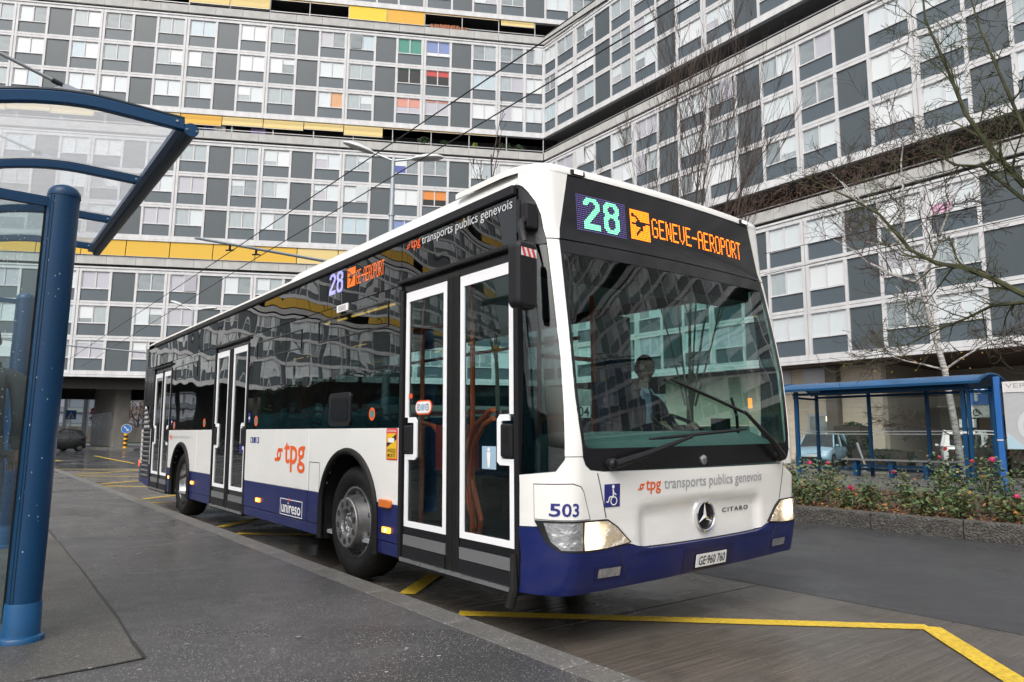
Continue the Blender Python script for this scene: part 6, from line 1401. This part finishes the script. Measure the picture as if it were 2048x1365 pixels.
# signs face the camera (about +x, -y)
def facing(T): T.rotation_euler=(0,0,math.atan2(CP.y-T.location.y,CP.x-T.location.x)+pi/2); return T
m_sbl=mat('sign_blue_bright',(.03,.16,.50),.5); m_sr=mat('sign_red',(.55,.03,.04),.5)
T=facing(signpost('keep_right_sign','round blue arrow sign on a yellow and black striped bollard at the pier','',-64.0,8.15,0.2,0) if False else thing('keep_right_sign','round blue arrow sign on a yellow and black striped bollard by the pier','sign',(-58.2,7.55,.13)))
for i in range(7): MB().lathe([(.14,0),(.14,.16)],(0,0,.16*i),n=14).build('stripe',mat('bollard_yellow',(.72,.36,.02),.5) if i%2==0 else m_trim,T)
d=MB().lathe([(.34,-.02),(.34,.0),(0,.0)],(0,0,0),'y',24).build('disc',m_sbl,T,loc=(0,-.05,1.48)); MB().tube([(0,.02,1.1),(0,.02,1.5)],.03,6).build('post',m_steel,T)
MB().lathe([(.36,.01),(.33,-.021),(.355,-.021)],(0,0,0),'y',24).build('rim',m_ywh,d)
MB().add([(-.2,-.025,.17),(-.15,-.025,.22),(.10,-.025,-.05),(.15,-.025,.02),(.17,-.025,-.19),(-.03,-.025,-.15),(.04,-.025,-.10)],[(0,1,2,3,4,5,6)]).build('arrow',m_ywh,d)
T=facing(thing('crossing_sign','square blue pedestrian crossing sign beyond the underpass','sign',(-79.4,6.1,0))); MB().tube([(0,.03,0),(0,.03,3.2)],.04,8).build('post',m_steel,T); p_=MB().box((-.45,-.03,2.6),(.45,0,3.5)).build('panel',m_sbl,T); MB().add([(-.32,-.035,2.7),(.32,-.035,2.7),(0,-.035,3.35)],[(0,1,2)]).build('triangle',m_ywh,p_); MB().add([(-.06,-.04,2.78),(.06,-.04,2.78),(.03,-.04,3.12),(-.03,-.04,3.12)],[(0,1,2,3)]).build('figure',m_lk,p_)
T=facing(thing('no_entry_sign','red no entry sign above a small blue disc beyond the underpass','sign',(-83.7,8.67,0))); MB().tube([(0,.03,0),(0,.03,3.6)],.04,8).build('post',m_steel,T); p_=MB().lathe([(.38,-.02),(0,-.02)],(0,0,3.55),'y',24).build('disc',m_sr,T); MB().box((-.27,-.03,3.48),(.27,-.022,3.62)).build('bar',m_ywh,p_); MB().lathe([(.32,-.02),(0,-.02)],(0,0,2.85),'y',24).build('disc',m_sbl,T)
for i,(x,y,lb) in enumerate(((-84.7,8.0,'grey mast standing right of the crossing sign beyond the underpass'),(-92,6.9,'grey mast standing left of the crossing sign beyond the underpass'))):
    o=MB().tube([(x,y,0),(x,y,7)],.28 if i==0 else .22,12).build('mast',m_lp,smooth=True); tag(o,lb,'mast','masts beyond the underpass')
b=thing('parked_car','white car roof showing above the retaining wall','car',(-116,16,1.0),(0,0,1.6),'cars around the square'); MB().prism([(-2,.2),(2,.2),(2.05,.8),(1.2,.95),(.6,1.45),(-1,1.5),(-1.9,1.0)],'y',-.8,.8).build('body',mat('car_white',(.6,.6,.6),.3,coat=.5),b,bevel=.1); MB().prism([(1.1,.95),(.55,1.38),(-.95,1.42),(-1.6,1.0)],'y',-.82,.82).build('side_glass',m_cg,b)
# what the bus mirrors: painted wall and hedge across the pavement
gw=thing('painted_wall','low teal graffiti wall mirrored in the bus windows','wall',(0,0,0))
gmat=bpy.data.materials.new('graffiti'); gmat.use_nodes=True; N=gmat.node_tree.nodes; L_=gmat.node_tree.links; bs=N['Principled BSDF']; tc=N.new('ShaderNodeTexCoord'); wv=N.new('ShaderNodeTexNoise'); wv.inputs['Scale'].default_value=.9; wv.inputs['Detail'].default_value=1; wv.inputs['Distortion'].default_value=2.5; cr_=N.new('ShaderNodeValToRGB'); cr_.color_ramp.interpolation='CONSTANT'
L_.new(tc.outputs['Object'],wv.inputs['Vector']); L_.new(wv.outputs['Fac'],cr_.inputs[0]); L_.new(cr_.outputs[0],bs.inputs['Base Color']); e=cr_.color_ramp.elements; e[0].color=(.03,.17,.20,1); e[1].position=.46; e[1].color=(.05,.26,.30,1)
for p_,c in ((.52,(.02,.06,.14)),(.545,(.06,.30,.34)),(.64,(.02,.05,.10)),(.66,(.10,.34,.36))): q=e.new(p_); q.color=(*c,1)
for i in range(14): MB().box((-36+i*2.5,-9.6,.15),(-36+i*2.5+2.49,-9.4,1.9+.12*(i//3))).build('wall_panel',gmat,gw)
hedge('hedge','trimmed hedge above the painted wall',(-20,-10.6,2.3),16,.8,1.0,5000,m_hd,9,True)
# ================================================================== PEOPLE
def skin_body(name,J,E,mats,region,parent=None,sub=2):
    me=bpy.data.meshes.new(name); names=list(J); me.from_pydata([J[n][0] for n in names],[(names.index(a),names.index(b)) for a,b in E],[])
    o=bpy.data.objects.new(name,me); COL.objects.link(o); md=o.modifiers.new('s','SKIN'); md.use_smooth_shade=True; md.branch_smoothing=.6
    for i,n in enumerate(names):
        r=J[n][1]; r=r if isinstance(r,tuple) else (r,r); me.skin_vertices[0].data[i].radius=r; me.skin_vertices[0].data[i].use_root=(n=='pelvis')
    sb=o.modifiers.new('d','SUBSURF'); sb.levels=sb.render_levels=sub
    dg=bpy.context.evaluated_depsgraph_get(); dg.update(); m2=bpy.data.meshes.new_from_object(o.evaluated_get(dg)); bpy.data.objects.remove(o); bpy.data.meshes.remove(me)
    m2.materials.clear()
    for q in mats: m2.materials.append(q)
    for p in m2.polygons: p.material_index=region(p.center); p.use_smooth=True
    return obj(name,m2,parent)
def head(parent,c,yaw,mskin,mhair,tilt=0):
    c=Vector(c); Rm=Matrix.Translation(c)@Matrix.Rotation(yaw,4,'Z')@Matrix.Rotation(tilt,4,'Y'); mb=MB(); N1,N2=20,14; vs=[]
    for i in range(N2+1):
        ph=pi*i/N2
        for j in range(N1):
            th=2*pi*j/N1; x,y,z=sin(ph)*cos(th),sin(ph)*sin(th),cos(ph); w=.075*(1-.22*max(0,-z)); dx=.095*x*(1-.15*max(0,-z)); 
            if x>0: 
                dx+=.022*math.exp(-((z+.12)/.16)**2-(y/.20)**2); dx-=.010*math.exp(-((z-.10)/.10)**2-((abs(y)-.42)/.2)**2); dx+=.007*math.exp(-((z+.48)/.1)**2-(y/.35)**2); dx+=.010*math.exp(-((z+.85)/.15)**2-(y/.4)**2)
            vs.append((dx,w*y,.118*z))
    fs=[(i*N1+j,i*N1+(j+1)%N1,(i+1)*N1+(j+1)%N1,(i+1)*N1+j) for i in range(N2) for j in range(N1)]; o=MB().add([Rm@Vector(v) for v in vs],fs).build('head',mskin,parent,smooth=True)
    hv=[];k=0; hb=MB()
    for i in range(8):
        ph=pi*.56*i/7
        for j in range(N1):
            th=2*pi*j/N1; x,y,z=sin(ph)*cos(th),sin(ph)*sin(th),cos(ph); cut=.45 if x>.3 else 0
            if x>.35 and z<.52: x,z=min(x,.9),max(z,.50)
            hv.append(Rm@Vector((.104*x-.004,.083*y,.126*z+.004)))
    hb.add(hv,[(i*N1+j,i*N1+(j+1)%N1,(i+1)*N1+(j+1)%N1,(i+1)*N1+j) for i in range(7) for j in range(N1)]); hb.build('hair',mhair,o,smooth=True)
    for s in (1,-1):
        MB().lathe([(0,.012),(.014,.010),(.024,0),(.02,-.01)],(0,0,0),'y',10).build('ear',mskin,o,smooth=True,mw=None).matrix_local=Rm@Matrix.Translation((-.005,.078*s,-.01))@Matrix.Diagonal((.8,s,1.3,1))
        MB().lathe([(0,.006),(.005,.004),(.0075,0)],(0,0,0),'x',10).build('eye',mat('eye_dark',(.03,.025,.02),.2),o).matrix_local=Rm@Matrix.Translation((.080,.031*s,.012))
    MB().box((-.002,-.022,-.003),(.004,.022,.003)).build('mouth',mat('lip',(.30,.12,.10),.5),o).matrix_local=Rm@Matrix.Translation((.090,0,-.056))
    return o
def hand(parent,w,d,side,m,curl=.9,n_=None):
    w=Vector(w); d=Vector(d).normalized(); nrm=Vector(n_ or (0,0,1)); s=d.cross(nrm).normalized(); nrm=s.cross(d); mb=MB()
    mb.tube([w,w+d*.05,w+d*.09],[.026,.036,.034],8)
    for i,(off,l) in enumerate(((-.030,.070),(-.010,.080),(.010,.076),(.030,.060))):
        p=w+d*.085+s*off; q=[p]; dd=d.copy()
        for k in range(3): dd=(dd*cos(curl*.55)-nrm*sin(curl*.55)).normalized(); p=p+dd*l/3; q.append(p.copy())
        mb.tube(q,[.010,.0095,.009,.007],6)
    p=w+d*.03+s*.034*side; mb.tube([p,p+s*side*.03+d*.03-nrm*.01,p+s*side*.032+d*.06-nrm*.03],[.012,.011,.008],6); return mb.build('hand',m,parent,smooth=True)
m_skin=mat('skin',(.30,.18,.13),.5,noise=.12,nscale=20); m_hair=mat('hair_dark',(.02,.014,.010),.7); m_suit=mat('suit_navy',(.010,.013,.024),.8,spec=.2); m_shirt=mat('shirt_blue',(.36,.47,.66),.7); m_tie=mat('tie_navy',(.012,.016,.04),.6)
# driver, seated at the wheel
DR=thing('person','bus driver in a dark suit with light blue shirt and tie at the wheel','person',(0,0,0)); ox,oy=-1.08,1.86
J={'pelvis':((ox-.02,oy,1.06),(.15,.17)),'waist':((ox-.04,oy,1.20),(.12,.15)),'chest':((ox-.02,oy,1.40),(.13,.17)),'neckb':((ox,oy,1.565),(.075,.09)),'neck':((ox+.015,oy,1.66),.052),'neckt':((ox+.03,oy,1.72),.05),
 'hl':((ox+.05,oy+.10,1.05),.09),'kl':((ox+.46,oy+.13,1.08),.07),'al':((ox+.52,oy+.13,.66),.05),'fl':((ox+.66,oy+.13,.61),.045),'hr':((ox+.05,oy-.10,1.05),.09),'kr':((ox+.46,oy-.13,1.08),.07),'ar':((ox+.52,oy-.13,.66),.05),'fr':((ox+.66,oy-.13,.61),.045),
 'sl':((ox-.0,oy+.20,1.52),.075),'el':((ox+.10,oy+.27,1.26),.052),'wl':((ox+.32,oy+.20,1.31),.036),'sr':((ox-.0,oy-.20,1.52),.075),'er':((ox+.10,oy-.27,1.26),.052),'wr':((ox+.32,oy-.20,1.31),.036)}
E_=[('pelvis','waist'),('waist','chest'),('chest','neckb'),('neckb','neck'),('neck','neckt'),('pelvis','hl'),('hl','kl'),('kl','al'),('al','fl'),('pelvis','hr'),('hr','kr'),('kr','ar'),('ar','fr'),('neckb','sl'),('sl','el'),('el','wl'),('neckb','sr'),('sr','er'),('er','wr')]
def regD(c):
    if c.z>1.635 and abs(c.y-oy)<.09: return 1
    if c.x>ox+.05 and abs(c.y-oy)<.06-(1.60-c.z)*.13 and 1.28<c.z<1.64: return 2
    return 0
skin_body('body',J,E_,[m_suit,m_skin,m_shirt],regD,DR); head(DR,(ox+.05,oy,1.80),radians(-22),m_skin,m_hair)
MB().add([(ox+.108,oy-.018,1.60),(ox+.108,oy+.018,1.60),(ox+.122,oy+.012,1.575),(ox+.150,oy+.026,1.42),(ox+.150,oy,1.38),(ox+.150,oy-.026,1.42),(ox+.122,oy-.012,1.575)],[(0,1,2,3,4,5,6)]).build('tie',m_tie,DR)
mb=MB(); 
for s in (1,-1): mb.add([(ox+.095,oy+s*.005,1.625),(ox+.06,oy+s*.062,1.645),(ox+.10,oy+s*.06,1.60),(ox+.122,oy+s*.02,1.59)],[(0,1,2,3)])
mb.build('collar',m_shirt,DR)
for s in (1,-1): hand(DR,(ox+.33,oy+.20*s,1.312),(.9,-.15*s,.1),-s,m_skin,1.1)
# waiting passenger behind the shelter glass
m_jk=mat('jacket_grey',(.038,.044,.050),.75,noise=.3,nscale=5,bump=.5,bscale=9,bdist=.02); m_jean=mat('jeans',(.045,.075,.13),.85,noise=.3,nscale=14); m_shoe=mat('shoe_dark',(.015,.015,.015),.6)
PX,PY=-3.45,-2.60; z0=.155
WP=thing('person','person in a dark jacket and jeans waiting behind the shelter glass','person',(0,0,0))
def pz(z): return z0+z
J={'pelvis':((PX,PY,pz(.98)),(.20,.19)),'waist':((PX,PY,pz(1.12)),(.20,.19)),'chest':((PX,PY,pz(1.34)),(.21,.20)),'neckb':((PX-.01,PY,pz(1.50)),(.11,.09)),'neck':((PX-.02,PY,pz(1.58)),.055),'neckt':((PX-.03,PY,pz(1.64)),.052),
 'hl':((PX,PY+.10,pz(.92)),.10),'kl':((PX+.02,PY+.12,pz(.50)),.075),'al':((PX-.01,PY+.13,pz(.10)),.05),'fl':((PX-.15,PY+.14,pz(.045)),.042),'hr':((PX,PY-.10,pz(.92)),.10),'kr':((PX+.02,PY-.12,pz(.50)),.075),'ar':((PX-.01,PY-.13,pz(.10)),.05),'fr':((PX-.15,PY-.14,pz(.045)),.042),
 'sl':((PX,PY+.215,pz(1.45)),.085),'el':((PX+.03,PY+.265,pz(1.16)),.075),'wl':((PX-.08,PY+.235,pz(.93)),.05),'sr':((PX,PY-.215,pz(1.45)),.085),'er':((PX+.03,PY-.265,pz(1.16)),.075),'wr':((PX-.08,PY-.235,pz(.93)),.05)}
def regP(c):
    if c.z>pz(1.55): return 1
    if c.z<pz(.11): return 3
    if c.z<pz(.88) and abs(c.y-PY)<.235: return 2
    return 0
skin_body('body',J,E_,[m_jk,m_skin,m_jean,m_shoe],regP,WP); head(WP,(PX-.05,PY,pz(1.74)),pi,m_skin,m_hair)
MB().lathe([(.095,0),(.11,.03),(.10,.075),(.085,.06)],(PX-.015,PY,pz(1.50)),n=18).build('collar',m_jk,WP,smooth=True); MB().lathe([(.190,0),(.205,.03),(.19,.06)],(PX,PY,pz(.87)),n=24).build('jacket_hem',m_jk,WP,smooth=True,)
for s in (1,-1): hand(WP,(PX-.08,PY+.235*s,pz(.93)),(-.2,0,-1),s,m_skin,.5,(-1,0,0))
